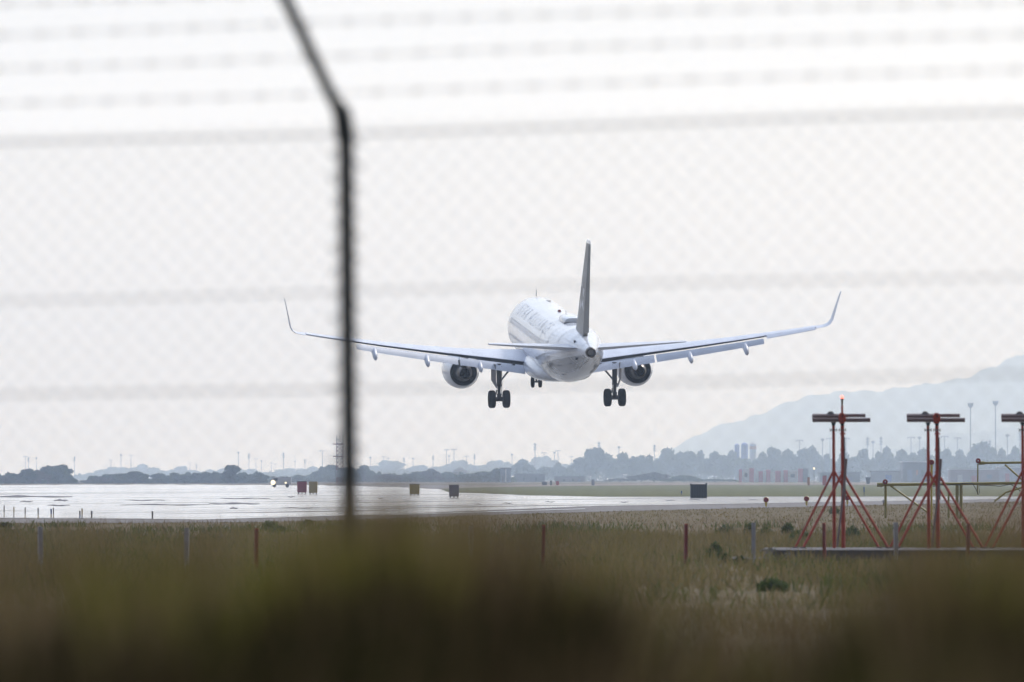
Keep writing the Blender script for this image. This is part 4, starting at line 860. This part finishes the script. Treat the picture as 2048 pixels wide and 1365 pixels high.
az = -3.68; b = MB(); b.tube([B(0, 5.0, -1.9), B(0, 5.07, az)], [.09, .07], 10); b.tube([B(-.34, 5.07, az), B(.34, 5.07, az)], .06, 8); g = b.build('nose_landing_gear', M['gear'], AC, 40)
for q in (-.25, .25): wheel(q, 5.07, az, .385, .22, g)
for q in (-1, 1): b = MB(); b.box(B(q * .42, 5.3, -2.25), (.03, 1.0, .5)); b.build('gear_door', M['white'], g)

# ------------------------------------------------------------------ localiser antennas (red) on their concrete beam
def loc_antenna(px, label, lamp=False, first=True):
    d = 154.0; q = d / FPX; zb = .276
    r_ = empty('localiser_antenna', (gx(px, d), d, zb)); Z = lambda py: gz(py, d) - zb; X = lambda x: (x - 1683) * q
    for i, (x, x2) in enumerate(((1667, 1668.5), (1684.5, 1686.5))):
        yo = .0 if i == 0 else -.05; b = MB(); b.tube([(X(x), yo, Z(846)), (X(x2), yo, Z(1096) - .01)], [.030, .036] if i == 0 else [.036, .042], 14); b.build('pole', M['red'], r_, 40)
        b = MB(); b.tube([(X(x), yo, Z(859.5)), (X(x), yo, Z(861.5))], .052, 12); b.box((X(x), yo, Z(860.5)), (.14, .03, .014))
        for sx in (-.065, .065): b.tube([(X(x) + sx, yo, Z(857.5)), (X(x) + sx, yo, Z(864))], .008, 6)
        b.build('flange', M['maroon'] if i else M['black'], r_)
        b = MB(); b.loft([[(X(x) - a, yo - .05, z), (X(x) + a, yo - .05, z), (X(x) + a, yo + .05, z), (X(x) - a, yo + .05, z)] for a, z in ((.025, Z(852)), (.05, Z(845)))]); b.build('bracket', M['black'], r_)
    for nm, y0, x0, x1, c, rr in (('near', -.14, 1624, 1740, 840.6, .043), ('far', .16, 1625.5, 1731.5, 831.4, .036)):
        b = MB(); b.tube([(X(x0), y0, Z(c)), (X(x1), y0, Z(c))], rr, 18); b.build('radiator_tube', M['maroon'], r_, 40)
    b = MB(); b.tube([(X(1624), -.05, Z(833.8)), (X(1681), -.05, Z(833.8))], .045, 16); b.build('radiator_tube', M['maroon'], r_, 40)
    b = MB(); b.loft([[(X(1660) + a * math.cos(t_ * math.pi / 8), -.02 + a * math.sin(t_ * math.pi / 8) * .5, z) for t_ in range(16)] for a, z in ((.17, Z(848)), (.19, Z(840)), (.17, Z(828)), (.09, Z(824.5)))]) if False else b.loft([[(X(1661) + a, -.06, Z(833)), (X(1661) + a * .8, .06, Z(833)), (X(1661) + a * .5, .05, Z(833) + h_), (X(1661) + a * .6, -.05, Z(833) + h_)] for a, h_ in ((-.10, .07), (-.05, .095), (.05, .095), (.10, .07))]); b.build('cable_hood', M['grey'], r_)
    b = MB(); oc = [(math.cos(R(22.5 + 45 * k)), math.sin(R(22.5 + 45 * k))) for k in range(8)]
    b.loft([[(X(1683.5) + .078 * a, yy, Z(837) + .115 * c_) for a, c_ in oc] for yy in (-.21, .22)]); b.build('hub_box', M['red'], r_, bevel=.008)
    b = MB(); b.box((X(1684), -.214, Z(833)), (.022, .012, .05)); b.box((X(1684), -.214, Z(843)), (.03, .012, .012)); b.build('hub_latch', M['black'], r_)
    b = MB(); b.box((X(1674), -.1, Z(842)), (.05, .1, .05)); b.build('junction', M['grey'], r_)
    for (xa, ya, xb_, yb_, yo, yo2, rr) in ((1666, 944, 1590, 1098, -.0, -.05, .023), (1683, 950, 1604, 1098, -.05, -.45, .026), (1669, 944, 1759, 1094, 0, .2, .023), (1688, 950, 1775, 1095, -.05, -.3, .026)):
        b = MB(); b.tube([(X(xa), yo, Z(ya)), (X(xb_), yo2, 0)], rr, 10); b.build('strut', M['red'], r_, 40)
        b = MB(); b.box((X(xb_), yo2, .012), (.12, .12, .024)); b.build('foot_plate', M['maroon'], r_)
    b = MB(); b.tube([(X(1691), -.30, Z(918)), (X(1688), -.28, Z(960))], [.030, .026], 10); b.tube([(X(1688), -.28, Z(960)), (X(1673), -.32, Z(1094))], .022, 10); b.build('cable_conduit', M['maroon'], r_, 40)
    b = MB(); b.tube([(X(1688.5), -.10, Z(875)), (X(1689), -.1, Z(930)), (X(1690), -.1, Z(1000))], .014, 6); b.build('cable', M['grey'], r_)
    for yy in (868, 900, 945):
        b = MB(); b.box((X(1685.3), -.05, Z(yy)), (.105, .1, .03)); b.build('clamp', M['red'], r_)
    if lamp:
        b = MB(); b.tube([(X(1684), -.05, Z(828)), (X(1684), -.05, Z(812))], .022, 10); b.build('lamp_mast', M['red'], r_, 40)
        b = MB(); b.tube([(X(1684), -.05, Z(812)), (X(1684), -.05, Z(806)), (X(1684), -.05, Z(800))], [.018, .022, .024], 10); b.tube([(X(1684), -.05, Z(800)), (X(1684), -.05, Z(797.5))], .032, 12); b.build('lamp_socket', mat('lamp_socket_brass', (.18, .12, .06), .5), r_, 40)
        b = MB(); b.sphere((X(1684), -.05, Z(795)), .034, 12, 1.15); b.build('obstruction_lamp', M['redlamp'], r_, 60)
    tag(r_, label, 'antenna', 'red localiser antennas on the concrete beam'); return r_
a1 = loc_antenna(1683, 'red localiser antenna with lit lamp on top, leftmost on the concrete beam', True)
a2 = loc_antenna(1872, 'red localiser antenna in the middle, without a lamp')
a3 = loc_antenna(2061, 'red localiser antenna cut off by the right edge')
b = MB(); xa, xb = gx(1545, 150), gx(2600, 150); b.box(((xa + xb) / 2, 152.6, .136), (xb - xa, 5.2, .28)); bo = b.build('concrete_beam', M['concrete'], None, bevel=.015); tag(bo, 'long low grey concrete beam under the red antennas', 'plinth')
b = MB(); xa2 = gx(1458, 149.5); b.box(((xa2 + gx(1543, 150)) / 2, 151.3, .05), (gx(1543, 150) - xa2, 3.0, .12)); bo2 = b.build('concrete_step', M['concrete'], None, bevel=.01); tag(bo2, 'lower concrete slab joined left of the long beam', 'slab')
b = MB(); b.box((gx(1574, 150), 149.96, .17), (.12, .05, .09)); bo3 = b.build('wall_socket_box', M['grey'], None, bevel=.01); tag(bo3, 'small square grey box on the face of the concrete beam', 'junction box')
r_ = empty('tap_fitting', (gx(1541, 149.6), 149.6, .11)); b = MB(); b.tube([(0, 0, 0), (0, 0, .16)], .015, 8); b.tube([(-.16, 0, .17), (.12, 0, .17)], .018, 8); b.tube([(-.16, 0, .17), (-.2, 0, .14)], .02, 8); b.build('pipe', M['grey'], r_); b = MB(); b.box((0, 0, .2), (.08, .04, .03)); b.build('valve_handle', M['grey'], r_); tag(r_, 'small pipe fitting with valve at the left end of the beam', 'pipe fitting')

# boundary posts, red and white in turn
k = 0
for px, base, red, l_ in [(82, 1146, 0, 'white boundary post nearest the left edge, veiled by weeds'), (373, 1150, 0, 'white boundary post left of the clear red one'), (512, 1150, 1, 'clear red boundary post below the green weed left of the fence post'), (943, 1140, 0, 'faint white boundary post left under the plane'), (1086, 1137, 1, 'faint red boundary post under the plane tail'), (1371, 1133, 1, 'clear red boundary post left of the concrete beam'), (1507, 1130, 0, 'clear white boundary post at the left end of the concrete beam'), (1649, 1124, 1, 'red boundary post in front of the concrete beam'), (1792, 1119, 0, 'white boundary post in front of the beam between two antennas'), (1935, 1114, 1, 'red boundary post right of the middle antenna, veiled by weeds')]:
    d = min(gd(base), 149.3); h = .80 if not red else .79; r_ = empty('boundary_post', (gx(px, d), d, 0)); wd = .078 if not red else .062
    r_.rotation_euler = (R(rng.uniform(-1, 1)), R(rng.uniform(-1.3, 1.3)), R(rng.uniform(-20, 20)))
    b = MB(); b.box((0, 0, h / 2 - .03), (wd, wd, h + .06)); b.build('post', M['postred'] if red else M['postwhite'], r_, bevel=.008)
    b = MB(); b.box((0, 0, h + .004), (wd * .92, wd * .92, .012)); b.build('cap', M['red'] if red else M['grey'], r_)
    if not red: b = MB(); b.tube([(-wd * .5, -.01, h - .1), (-wd * .5 - .02, -.01, h - .1)], .012, 6); b.build('bolt', M['black'], r_)
    tag(r_, l_, 'post', 'red and white boundary posts')

# yellow light frames
def yframe(d, x0, x1, ybar, posts, braces, lamps, label, thick=.065, cable=None):
    r_ = empty('approach_light_frame', (gx(x0, d), d, 0)); ox = gx(x0, d); X = lambda px: gx(px, d) - ox; Z = lambda py: gz(py, d)
    b = MB(); b.tube([(X(x0), 0, Z(ybar)), (X(x1), 0, Z(ybar - (x1 - x0) * .012))], thick, 12); b.build('crossbar', M['yellow'], r_, 40)
    b = MB(); b.tube([(X(x0 - 3), 0, Z(ybar)), (X(x0 + 9), 0, Z(ybar))], thick * 1.45, 12); b.build('end_clamp', M['yellow'], r_, 40)
    for px, y0, y1, rr in posts:
        b = MB(); b.tube([(X(px), 0.02, Z(y0)), (X(px), 0.02, max(Z(y1), -.02))], rr, 10); b.build('post', M['yellow'], r_, 40)
    for pxa, ya, pxb, yb_ in braces:
        b = MB(); b.tube([(X(pxa), -.02, Z(ya)), (X(pxb), -.3, max(Z(yb_), 0))], .04, 8); b.build('brace', M['yellow'], r_, 40)
    for px, py in lamps:
        b = MB(); b.lathe([(-.16, .02), (-.16, .10), (-.10, .115), (0, .11), (.14, .06)], (X(px), 0, Z(py)), 'Y', 18); b.build('red_lamp', M['redglass'], r_, 40)
    if cable:
        b = MB(); b.tube([(X(a), -.12, Z(c_)) for a, c_ in cable], .018, 6); b.build('cable', M['black'], r_)
    tag(r_, label, 'light frame', 'yellow pipe frames with red lamps'); return r_
yframe(325, 1757, 2200, 970, [(1771, 970, 1040, .055), (1897, 978, 1040, .045), (1914, 968, 1040, .07), (1922, 968, 1040, .07), (2080, 966, 1040, .06), (1955, 966, 989, .03)], [(1781, 972, 1862, 1030), (2012, 985, 1988, 1003), (2060, 970, 2012, 985)], [(1770, 964)], 'long yellow pipe frame behind the middle red antenna with lamp at its left end', .062,
       [(1865, 974), (1880, 970), (1918, 970), (1926, 967), (1945, 968), (1952, 980), (1956, 990), (1959, 985), (1957, 972), (1975, 971), (2000, 973), (2020, 969), (2032, 975), (2040, 983)])
yframe(335, 1960, 2250, 926.5, [(1955.5, 928, 965, .032), (2150, 926, 1035, .06)], [(2010, 930, 2100, 1010)], [(1956, 922)], 'upper yellow pipe frame at the right edge with red lamp at its left end', .052)
def light_stalk(px, py, base, label, rpx=5.2):
    d = gd(base); r_ = empty('runway_end_light', (gx(px, d), d, 0)); z = gz(py, d); rr = rpx / FPX * d
    b = MB(); b.tube([(0, 0, -.02), (0, 0, z - rr * .8)], [rr * .28, rr * .5], 10); b.build('stalk', mat('light_yellow', (.5, .36, .03), .5) if 'light_yellow' not in bpy.data.materials else bpy.data.materials['light_yellow'], r_, 40)
    b = MB(); b.lathe([(-rr * .6, rr * .05), (-rr * .62, rr * .93), (-rr * .5, rr), (rr * .2, rr), (rr * .9, rr * .4), (rr, .01)], (0, 0, z), 'Y', 20); b.build('lamp_head', M['redglass'], r_, 40)
    b = MB(); b.lathe([(-rr * .3, rr * 1.02), (-rr * .1, rr * 1.12), (0.1 * rr, rr * 1.02)], (0, 0, z), 'Y', 20); b.build('lamp_rim', bpy.data.materials['light_yellow'], r_, 40)
    tag(r_, label, 'airfield light', 'red runway end lights'); return r_
light_stalk(1532, 1000, 1014, 'round red light on yellow stalk between black box and antennas')
light_stalk(1613, 998, 1012, 'round red light on yellow stalk just left of the first antenna')
light_stalk(1694.5, 996, 1010, 'round red light on yellow stalk right behind the first antenna poles')
light_stalk(1863, 925, 1040, 'round red light on tall stalk between the middle antenna poles', 5.2)
# marker stakes at the left and others
M['bluep'] = mat('blue_marker_paint', (.03, .09, .30), .6); M['stake'] = mat('stake_grey_brown', (.12, .10, .085), .8); M['ochre'] = mat('stake_ochre', (.30, .20, .06), .7)
for px, top, base, wp, m_, m2, l_ in [(8.5, 1011, 1036, 2.2, 'stake', 'ochre', 'thin brown edge marker nearest the left edge'), (28, 1014, 1036, 2.2, 'ochre', 'stake', 'thin ochre marker, second from the left edge'), (50.5, 1015, 1038, 2.4, 'stake', 'ochre', 'thin brown marker, third from the left edge'), (76.5, 1016, 1038, 2.6, 'stake', 'ochre', 'thin brown marker, fourth from the left edge'), (102.5, 1018, 1037, 3.2, 'bluep', 'ochre', 'blue topped marker post near the left edge'), (107, 1016, 1037, 2.4, 'stake', 'ochre', 'brown marker touching the blue topped one'), (160, 1022, 1038, 3.2, 'grey', 'bluep', 'grey blue marker post left one of the close pair'), (164.3, 1017, 1039, 2.6, 'ochre', 'stake', 'ochre marker post right one of the close pair'), (183.5, 1022, 1037, 3.6, 'grey', 'stake', 'short grey marker post right of the close pair'), (305, 1022.5, 1038.5, 3.6, 'grey', 'stake', 'lone grey marker post before the shining runway'), (1363, 982, 992, 2.5, 'bluep', 'grey', 'small blue marker on the verge left of the black box'), (1728, 974, 994, 2.4, 'bluep', 'grey', 'small blue marker on the verge right of the first antenna'), (1767, 1000, 1012, 4, 'postwhite', 'ochre', 'small pale marker at the left foot of the yellow frame')]:
    d = gd(base); r_ = empty('marker_stake', (gx(px, d), d, 0)); h = gz(top, d); wd = wp / FPX * d
    b = MB(); b.tube([(0, 0, -.02), (0, 0, h * .45)], wd * .38, 8); b.build('stem', M[m2], r_); b = MB(); b.tube([(0, 0, h * .45), (0, 0, h * .97), (0, 0, h)], [wd * .5, wd * .5, wd * .3], 8); b.build('marker_head', M[m_], r_)
    tag(r_, l_, 'marker post', 'small marker stakes along the runway')

# ------------------------------------------------------------------ grass of the airfield
M['grassf'] = foliage('field_grass', [(0.065, 0.08, 0.025), (0.12, 0.11, 0.04), (0.17, 0.135, 0.06), (0.22, 0.17, 0.085), (0.12, 0.12, 0.042), (0.06, 0.075, 0.022)], 0.14, 0.35)
M['grassd'] = foliage('dry_grass', [(0.10, 0.066, 0.034), (0.16, 0.11, 0.06), (0.22, 0.16, 0.095), (0.12, 0.11, 0.045)], 0.3, 0.5)
def field(n, d0, d1, h0, h1, wd, lean, seed, xr=.082):
    r = np.random.default_rng(seed); u = r.uniform(0, 1, n); d = np.sqrt(d0 ** 2 + u * (d1 ** 2 - d0 ** 2)); x = r.uniform(-1, 1, n) * d * xr
    clump = np.sin(x * 1.3 + 3 * np.sin(d * .21)) * np.sin(d * .37 + 2 * np.sin(x * .5)); keep = r.uniform(0, 1, n) < .55 + .45 * clump
    # nothing grows through runway, concrete
    ne = np.interp(x, [p[0] for p in near], [p[1] for p in near]); keep &= d < ne - 1.0
    keep &= ~((x > gx(1450, 150)) & (d > 149.2) & (d < 156))
    x, d = x[keep], d[keep]; m_ = len(x); Hh = r.uniform(h0, h1, m_) * (1 + .35 * clump[keep]); Pp = np.stack([x, d, np.full(m_, -.01)], 1)
    return blades(Pp, Hh, np.full(m_, wd) * r.uniform(.6, 1.4, m_), lean)
V1, F1 = field(70000, 58, 135, .05, .16, .012, .9, 1); V2, F2 = field(120000, 118, 215, .10, .34, .016, .7, 2); V3, F3 = field(60000, 200, 560, .04, .11, .035, .9, 3)
V = np.concatenate([V1, V2, V3]); Fc = np.concatenate([F1, F2 + len(V1), F3 + len(V1) + len(V2)])
o = np_mesh('grass', V, Fc, M['grassf']); o['kind'] = 'stuff'
V1, F1 = field(16000, 160, 300, .10, .30, .012, .8, 5); V2, F2 = field(5000, 60, 140, .12, .25, .008, .9, 6)
o = np_mesh('dry_grass', np.concatenate([V1, V2]), np.concatenate([F1, F2 + len(V1)]), M['grassd']); o['kind'] = 'stuff'
def patches(n, d0, d1, seed):
    r = np.random.default_rng(seed); cd = r.uniform(d0, d1, 90); cx = r.uniform(-.08, .08, 90) * cd; k = r.integers(0, 90, n); s_ = r.uniform(.5, 2.2, 90)
    x = cx[k] + r.normal(0, 1, n) * s_[k] * .8; d = cd[k] + r.normal(0, 1, n) * s_[k] * 4; ne = np.interp(x, [p[0] for p in near], [p[1] for p in near]); ok = (d < ne - 3) & ~((x > gx(1450, 150)) & (d > 148) & (d < 157)) & (d > 60)
    x, d = x[ok], d[ok]; m_ = len(x); return blades(np.stack([x, d, np.full(m_, -.01)], 1), r.uniform(.08, .30, m_), r.uniform(.02, .05, m_), 1.0)
V1, F1 = patches(16000, 100, 265, 51)
o = np_mesh('clover_patches', V1, F1, foliage('patch_green', [(0.05, 0.065, 0.020), (0.09, 0.11, 0.035), (0.15, 0.155, 0.06)], .6, .5)); o['kind'] = 'stuff'
# green weeds standing out of the grass
M['weed'] = foliage('weed_leaves', [(0.030, 0.048, 0.018), (0.055, 0.085, 0.028), (0.10, 0.13, 0.045)], 3.0, .6)
def weed(px, base, top, wpx, label, n=500):
    d = gd(base); h = max(gz(top, d), .2); wd = wpx / FPX * d; r = np.random.default_rng(int(px)); r_ = empty('weed_plant', (gx(px, d), d, 0))
    ph = r.uniform(0, 2 * np.pi, n); q = r.uniform(0, 1, n) ** .5; z = r.uniform(.05, 1, n) ** .8 * h * (1 - .5 * q ** 2) ; c = np.stack([np.cos(ph) * q * wd / 2, np.sin(ph) * q * wd / 2, z], 1)
    n1 = r.normal(size=(n, 3)); n1 /= np.linalg.norm(n1, axis=1)[:, None]; n2 = np.cross(n1, r.normal(size=(n, 3))); n2 /= np.linalg.norm(n2, axis=1)[:, None]; s = (r.uniform(.02, .05, n))[:, None] * max(.7, h / .6)
    V = np.stack([c - n1 * s * 1.5, c - n2 * s * .5, c + n1 * s * 1.5, c + n2 * s * .5], 1).reshape(-1, 3)
    lv = np_mesh('foliage', V, np.arange(n * 4).reshape(-1, 4), M['weed'], r_)
    b = MB()
    for k in range(7): a = k * .9; b.tube([(0, 0, 0), (math.cos(a) * wd * .15, math.sin(a) * wd * .15, h * .5), (math.cos(a) * wd * .3, math.sin(a) * wd * .3, h * .85)], [.012, .009, .004], 5)
    b.build('stem', M['trunk'], r_); tag(r_, label, 'weed', 'green weeds in the airfield grass')
for a in [(540, 1062, 1040, 34, 'bright green weed plant above the clear red post at left'), (560, 1066, 1052, 30, 'lower green weed right beside the bright one at left'), (12, 1056, 1047, 26, 'small green weed plant in the left corner'), (616, 1050, 1040, 22, 'small brownish weed left of the fence post base'), (1452, 1072, 1050, 40, 'green weed patch left of the clear white post'), (1500, 1074, 1046, 28, 'dark weed behind the top of the clear white post'), (1531, 1078, 1054, 36, 'dark green weed right of the clear white post'), (1575, 1070, 1044, 26, 'dark weed left of the first antenna legs'), (1600, 1090, 1058, 46, 'green weed between the left legs of the first antenna'), (1430, 1122, 1082, 30, 'tall green weed left of the low concrete slab'), (1452, 1128, 1108, 22, 'low green weed at the end of the low concrete slab'), (1705, 1082, 1052, 36, 'green weed seen right of the first antenna poles'), (1668, 1030, 1012, 22, 'small weed at the runway edge behind the first antenna'), (1545, 1184, 1166, 66, 'flat dark green weed on the open grass below the beam'), (1480, 1132, 1118, 20, 'small weed between white post and slab')]: weed(*a)

# ------------------------------------------------------------------ perimeter fence close to the camera
TH = math.atan2(.9, 3.05); SL = .0165; Y0 = 23.1
def FP(u, z, off=0.0): return Vector((u * math.cos(TH) - off * math.sin(TH), Y0 - u * math.sin(TH) - off * math.cos(TH), z + SL * u))
fr = empty('perimeter_fence', FP(0, 0)); fo = FP(0, 0)
def FL(u, z, off=0.0): return FP(u, z, off) - fo
tag(fr, 'blurred chain link fence with barbed wire close in front of the camera', 'fence')
U0, U1 = -4.2, 4.2; TOPW = EYE + 1.046; pu = gx(689, 23.1) / math.cos(TH)
# post with its outward arm; slightly leaning
def post(u, main=True):
    b = MB(); lean = -.020
    bz = TOPW + .036
    b.box((0, 0, 0), (0, 0, 0)) if False else None
    b.tube([FL(u + .035, -.3), FL(u + .012, EYE), FL(u, bz)], .025, 10)
    o = b.build('post', M['fence'], fr, 40)
    b = MB(); b.tube([FL(u, bz - .06), FL(u - .012, bz + .03), FL(u - .03, bz + .06)], [.029, .03, .018], 10); b.build('arm_joint', M['fence'], fr, 40)
    b = MB(); b.tube([FL(u - .012, bz + .01), FL(u - .012 - .195, bz + .56, .25)], .0185, 8); b.build('arm', M['fence'], fr, 40)
def ties(u):
    b = MB(); z = .3; pts = []
    while z < TOPW - .03:
        k = rng.uniform(.8, 1.25); pts += [FL(u - .034 * k, z, .012), FL(u - .045 * k, z + .010, .02), FL(u - .02, z + .022, .033), FL(u + .02, z + .034, .033), FL(u + .044 * k, z + .042, .02), FL(u + .032 * k, z + .050, .01), FL(u, z + .060, -.030)]
        z += .0705
    b.tube(pts, .0026, 5); b.build('lacing_wire', M['wire'], fr)
ties(pu + .006)
post(pu); post(pu - 3.0); post(pu + 3.0)
# mesh: two families of diagonal wires
b = MB(); pitch = .0705; zb_, zt_ = .05, TOPW + .03; H_ = zt_ - zb_
nW = int((U1 - U0 + H_) / pitch)
for k in range(nW + 1):
    u = U0 - H_ + k * pitch
    for sg in (1, -1):
        ua, za, ub, zb2 = (u, zb_, u + H_, zt_) if sg > 0 else (u + H_, zb_, u, zt_)
        # clip to the panel
        if sg > 0:
            if ua < U0: za += U0 - ua; ua = U0
            if ub > U1: zb2 -= ub - U1; ub = U1
            if ua >= ub: continue
        else:
            if ub < U0: zb2 -= U0 - ub; ub = U0
            if ua > U1: za += ua - U1; ua = U1
            if ub >= ua: continue
        b.tube([FL(ua, za, sg * .0014), FL(ub, zb2, sg * .0014)], .00112, 4, cap=False)
b.build('chain_link_mesh', M['wire'], fr)
# tension wires
for nm, zz, rr in (('top', TOPW, .0025), ('mid', EYE + .569, .0019), ('low', EYE + .278, .0023), ('bottom', .6, .0024)):
    b = MB(); pts = []
    for i in range(41):
        u = U0 + (U1 - U0) * i / 40; pts.append(FL(u, zz + .004 * math.sin(u * 2.1 + zz * 9), .004))
    b.tube(pts, rr, 5, cap=False); b.build('tension_wire', M['wire'], fr)
# barbed wire strands along the arms
for j, zz in enumerate((EYE + 1.168, EYE + 1.273, EYE + 1.370, EYE + 1.46)):
    off = .25 * (zz - TOPW - .075) / .55; b = MB(); pa, pb_ = [], []
    for i in range(281):
        u = U0 + (U1 - U0) * i / 280; a = u * 50; sag = .004 * math.sin(u * 1.7 + j)
        pa.append(FL(u, zz + sag + .0012 * math.sin(a), off + .0012 * math.cos(a))); pb_.append(FL(u, zz + sag - .0012 * math.sin(a), off - .0012 * math.cos(a)))
    b.tube(pa, .0008, 4, cap=False); b.tube(pb_, .0008, 4, cap=False)
    u = U0 + .03 * j
    while u < U1:
        for q in range(2):
            ang = .6 + q * 1.3; c_ = FL(u + q * .006, zz + .004 * math.sin(u * 1.7 + j), off); dv = Vector((.3 * math.cos(ang), math.cos(ang * 2) * .5, math.sin(ang))).normalized() * .014
            b.tube([c_ - dv, c_ + dv], .0013, 4)
        for q in (-.004, .004): c_ = FL(u + q, zz + .004 * math.sin(u * 1.7 + j), off); b.tube([c_ - Vector((.003, 0, 0)), c_ + Vector((.003, 0, 0))], .0021, 5)
        u += .122
    b.build('barbed_wire', M['wire'], fr)

# ------------------------------------------------------------------ tall weeds close to the camera, far out of focus
M['fgb'] = foliage('foreground_brown_stalks', [(0.008, 0.005, 0.003), (0.095, 0.066, 0.038), (0.20, 0.145, 0.088), (0.29, 0.22, 0.14)], 5.0, .12, .06)
M['fgg'] = foliage('foreground_green_blades', [(0.010, 0.012, 0.004), (0.04, 0.045, 0.012), (0.11, 0.11, 0.025)], 5.0, .12, .06)
prof_x = [-800, 0, 120, 250, 380, 480, 560, 640, 760, 880, 980, 1080, 1180, 1280, 1400, 1550, 1700, 1800, 1900, 2048, 2800]
prof_t = [1075, 1075, 1055, 1045, 1040, 1090, 1100, 990, 975, 985, 990, 1020, 1090, 1190, 1235, 1245, 1200, 1100, 1045, 1015, 1015]
prof_t[5:7] = [1130, 1160]
def fg(n, d0, d1, drop, wmm, lean, seed, shift=0, cl=70, centres=None, sig=28):
    r = np.random.default_rng(seed)
    cp = r.uniform(-900, 2950, cl) if centres is None else np.array(centres)[r.integers(0, len(centres), cl)] + r.normal(0, 45, cl)
    cd = r.uniform(d0, d1, cl); ch = r.normal(0, 26, cl); k = r.integers(0, cl, n)
    d = np.clip(cd[k] + r.normal(0, .25, n), d0 - .5, d1 + .5); px = cp[k] + r.normal(0, sig, n) * 8 / d
    loose = r.uniform(0, 1, n) < .35; px[loose] = r.uniform(-900, 2950, loose.sum()); far_ = r.uniform(0, 1, n) < .10; px[far_] = r.uniform(-6000, 8000, far_.sum())
    if centres is not None: loose[:] = False
    top = np.interp(px, prof_x, prof_t) + shift + ch[k] + r.exponential(drop, n); z = EYE - (top - HOR) / FPX * d; x = (px - 1024) / FPX * d
    g = np.array([bank(a, c_) for a, c_ in zip(x, d)]); Hh = z - g; ok = Hh > .03; Pp = np.stack([x, d, g], 1)[ok]
    return blades(Pp, Hh[ok], wmm * .001 * r.uniform(.6, 1.5, ok.sum()), lean, .3)
def fgo(name, sets, m_):
    Vs, Fs, k = [], [], 0
    for v, f in sets: Vs.append(v); Fs.append(f + k); k += len(v)
    o = np_mesh(name, np.concatenate(Vs), np.concatenate(Fs), m_); o['kind'] = 'stuff'
fgo('dry_weed_stalks', [fg(4300, 8.0, 15.0, 60, 7, .08, 21, -20, 46), fg(2600, 6.0, 11.0, 70, 8, .12, 22, 110, 46), fg(2600, 5.5, 10.0, 60, 9, .12, 25, 190, 46)], M['fgb'])
fgo('weeds', [fg(500, 8.0, 12.0, 60, 10, .15, 23, 120, 26), fg(700, 5.5, 9.0, 60, 12, .2, 24, 200, 26)], M['fgg'])
fgo('leafy_weeds', [fg(1100, 7.5, 11.0, 60, 18, .3, 27, 55, 40, [290, 330, 600, 800, 1150, 1180, 1330, 1980], 16)], foliage('foreground_olive_leaves', [(0.06, 0.058, 0.014), (0.13, 0.12, 0.028), (0.21, 0.18, 0.05)], 5.0, .3))
fgo('shade_weeds', [fg(4200, 6.0, 9.0, 60, 18, .3, 29, 205, 70, [60, 200, 480, 560, 720, 900, 1000, 1500, 1700, 1850, 1950, 2040], 26), fg(900, 7.0, 10.0, 60, 16, .3, 31, 140, 26, [130, 740, 870, 1010, 1870, 2000], 22)], foliage('foreground_shade_leaves', [(0.006, 0.007, 0.003), (0.014, 0.013, 0.006), (0.03, 0.026, 0.012)], 5.0, .3))  # near-black leaves set low stand in for shade inside the weed mass

# ------------------------------------------------------------------ haze
b = MB(); b.box((0, 10900, 229), (9600, 22600, 460)); hz = b.build('haze', None); hz['kind'] = 'stuff'
hz.data.materials.clear(); hm = bpy.data.materials.new('haze_air'); hm.use_nodes = True; t = hm.node_tree; t.nodes.clear()
o_ = t.nodes.new('ShaderNodeOutputMaterial'); pv = t.nodes.new('ShaderNodeVolumePrincipled'); pv.inputs['Color'].default_value = (.62, .765, 1.0, 1); pv.inputs['Absorption Color'].default_value = (1, 1, 1, 1); pv.inputs['Density'].default_value = .000145; pv.inputs['Anisotropy'].default_value = .66
t.links.new(pv.outputs[0], o_.inputs['Volume']); hz.data.materials.append(hm)
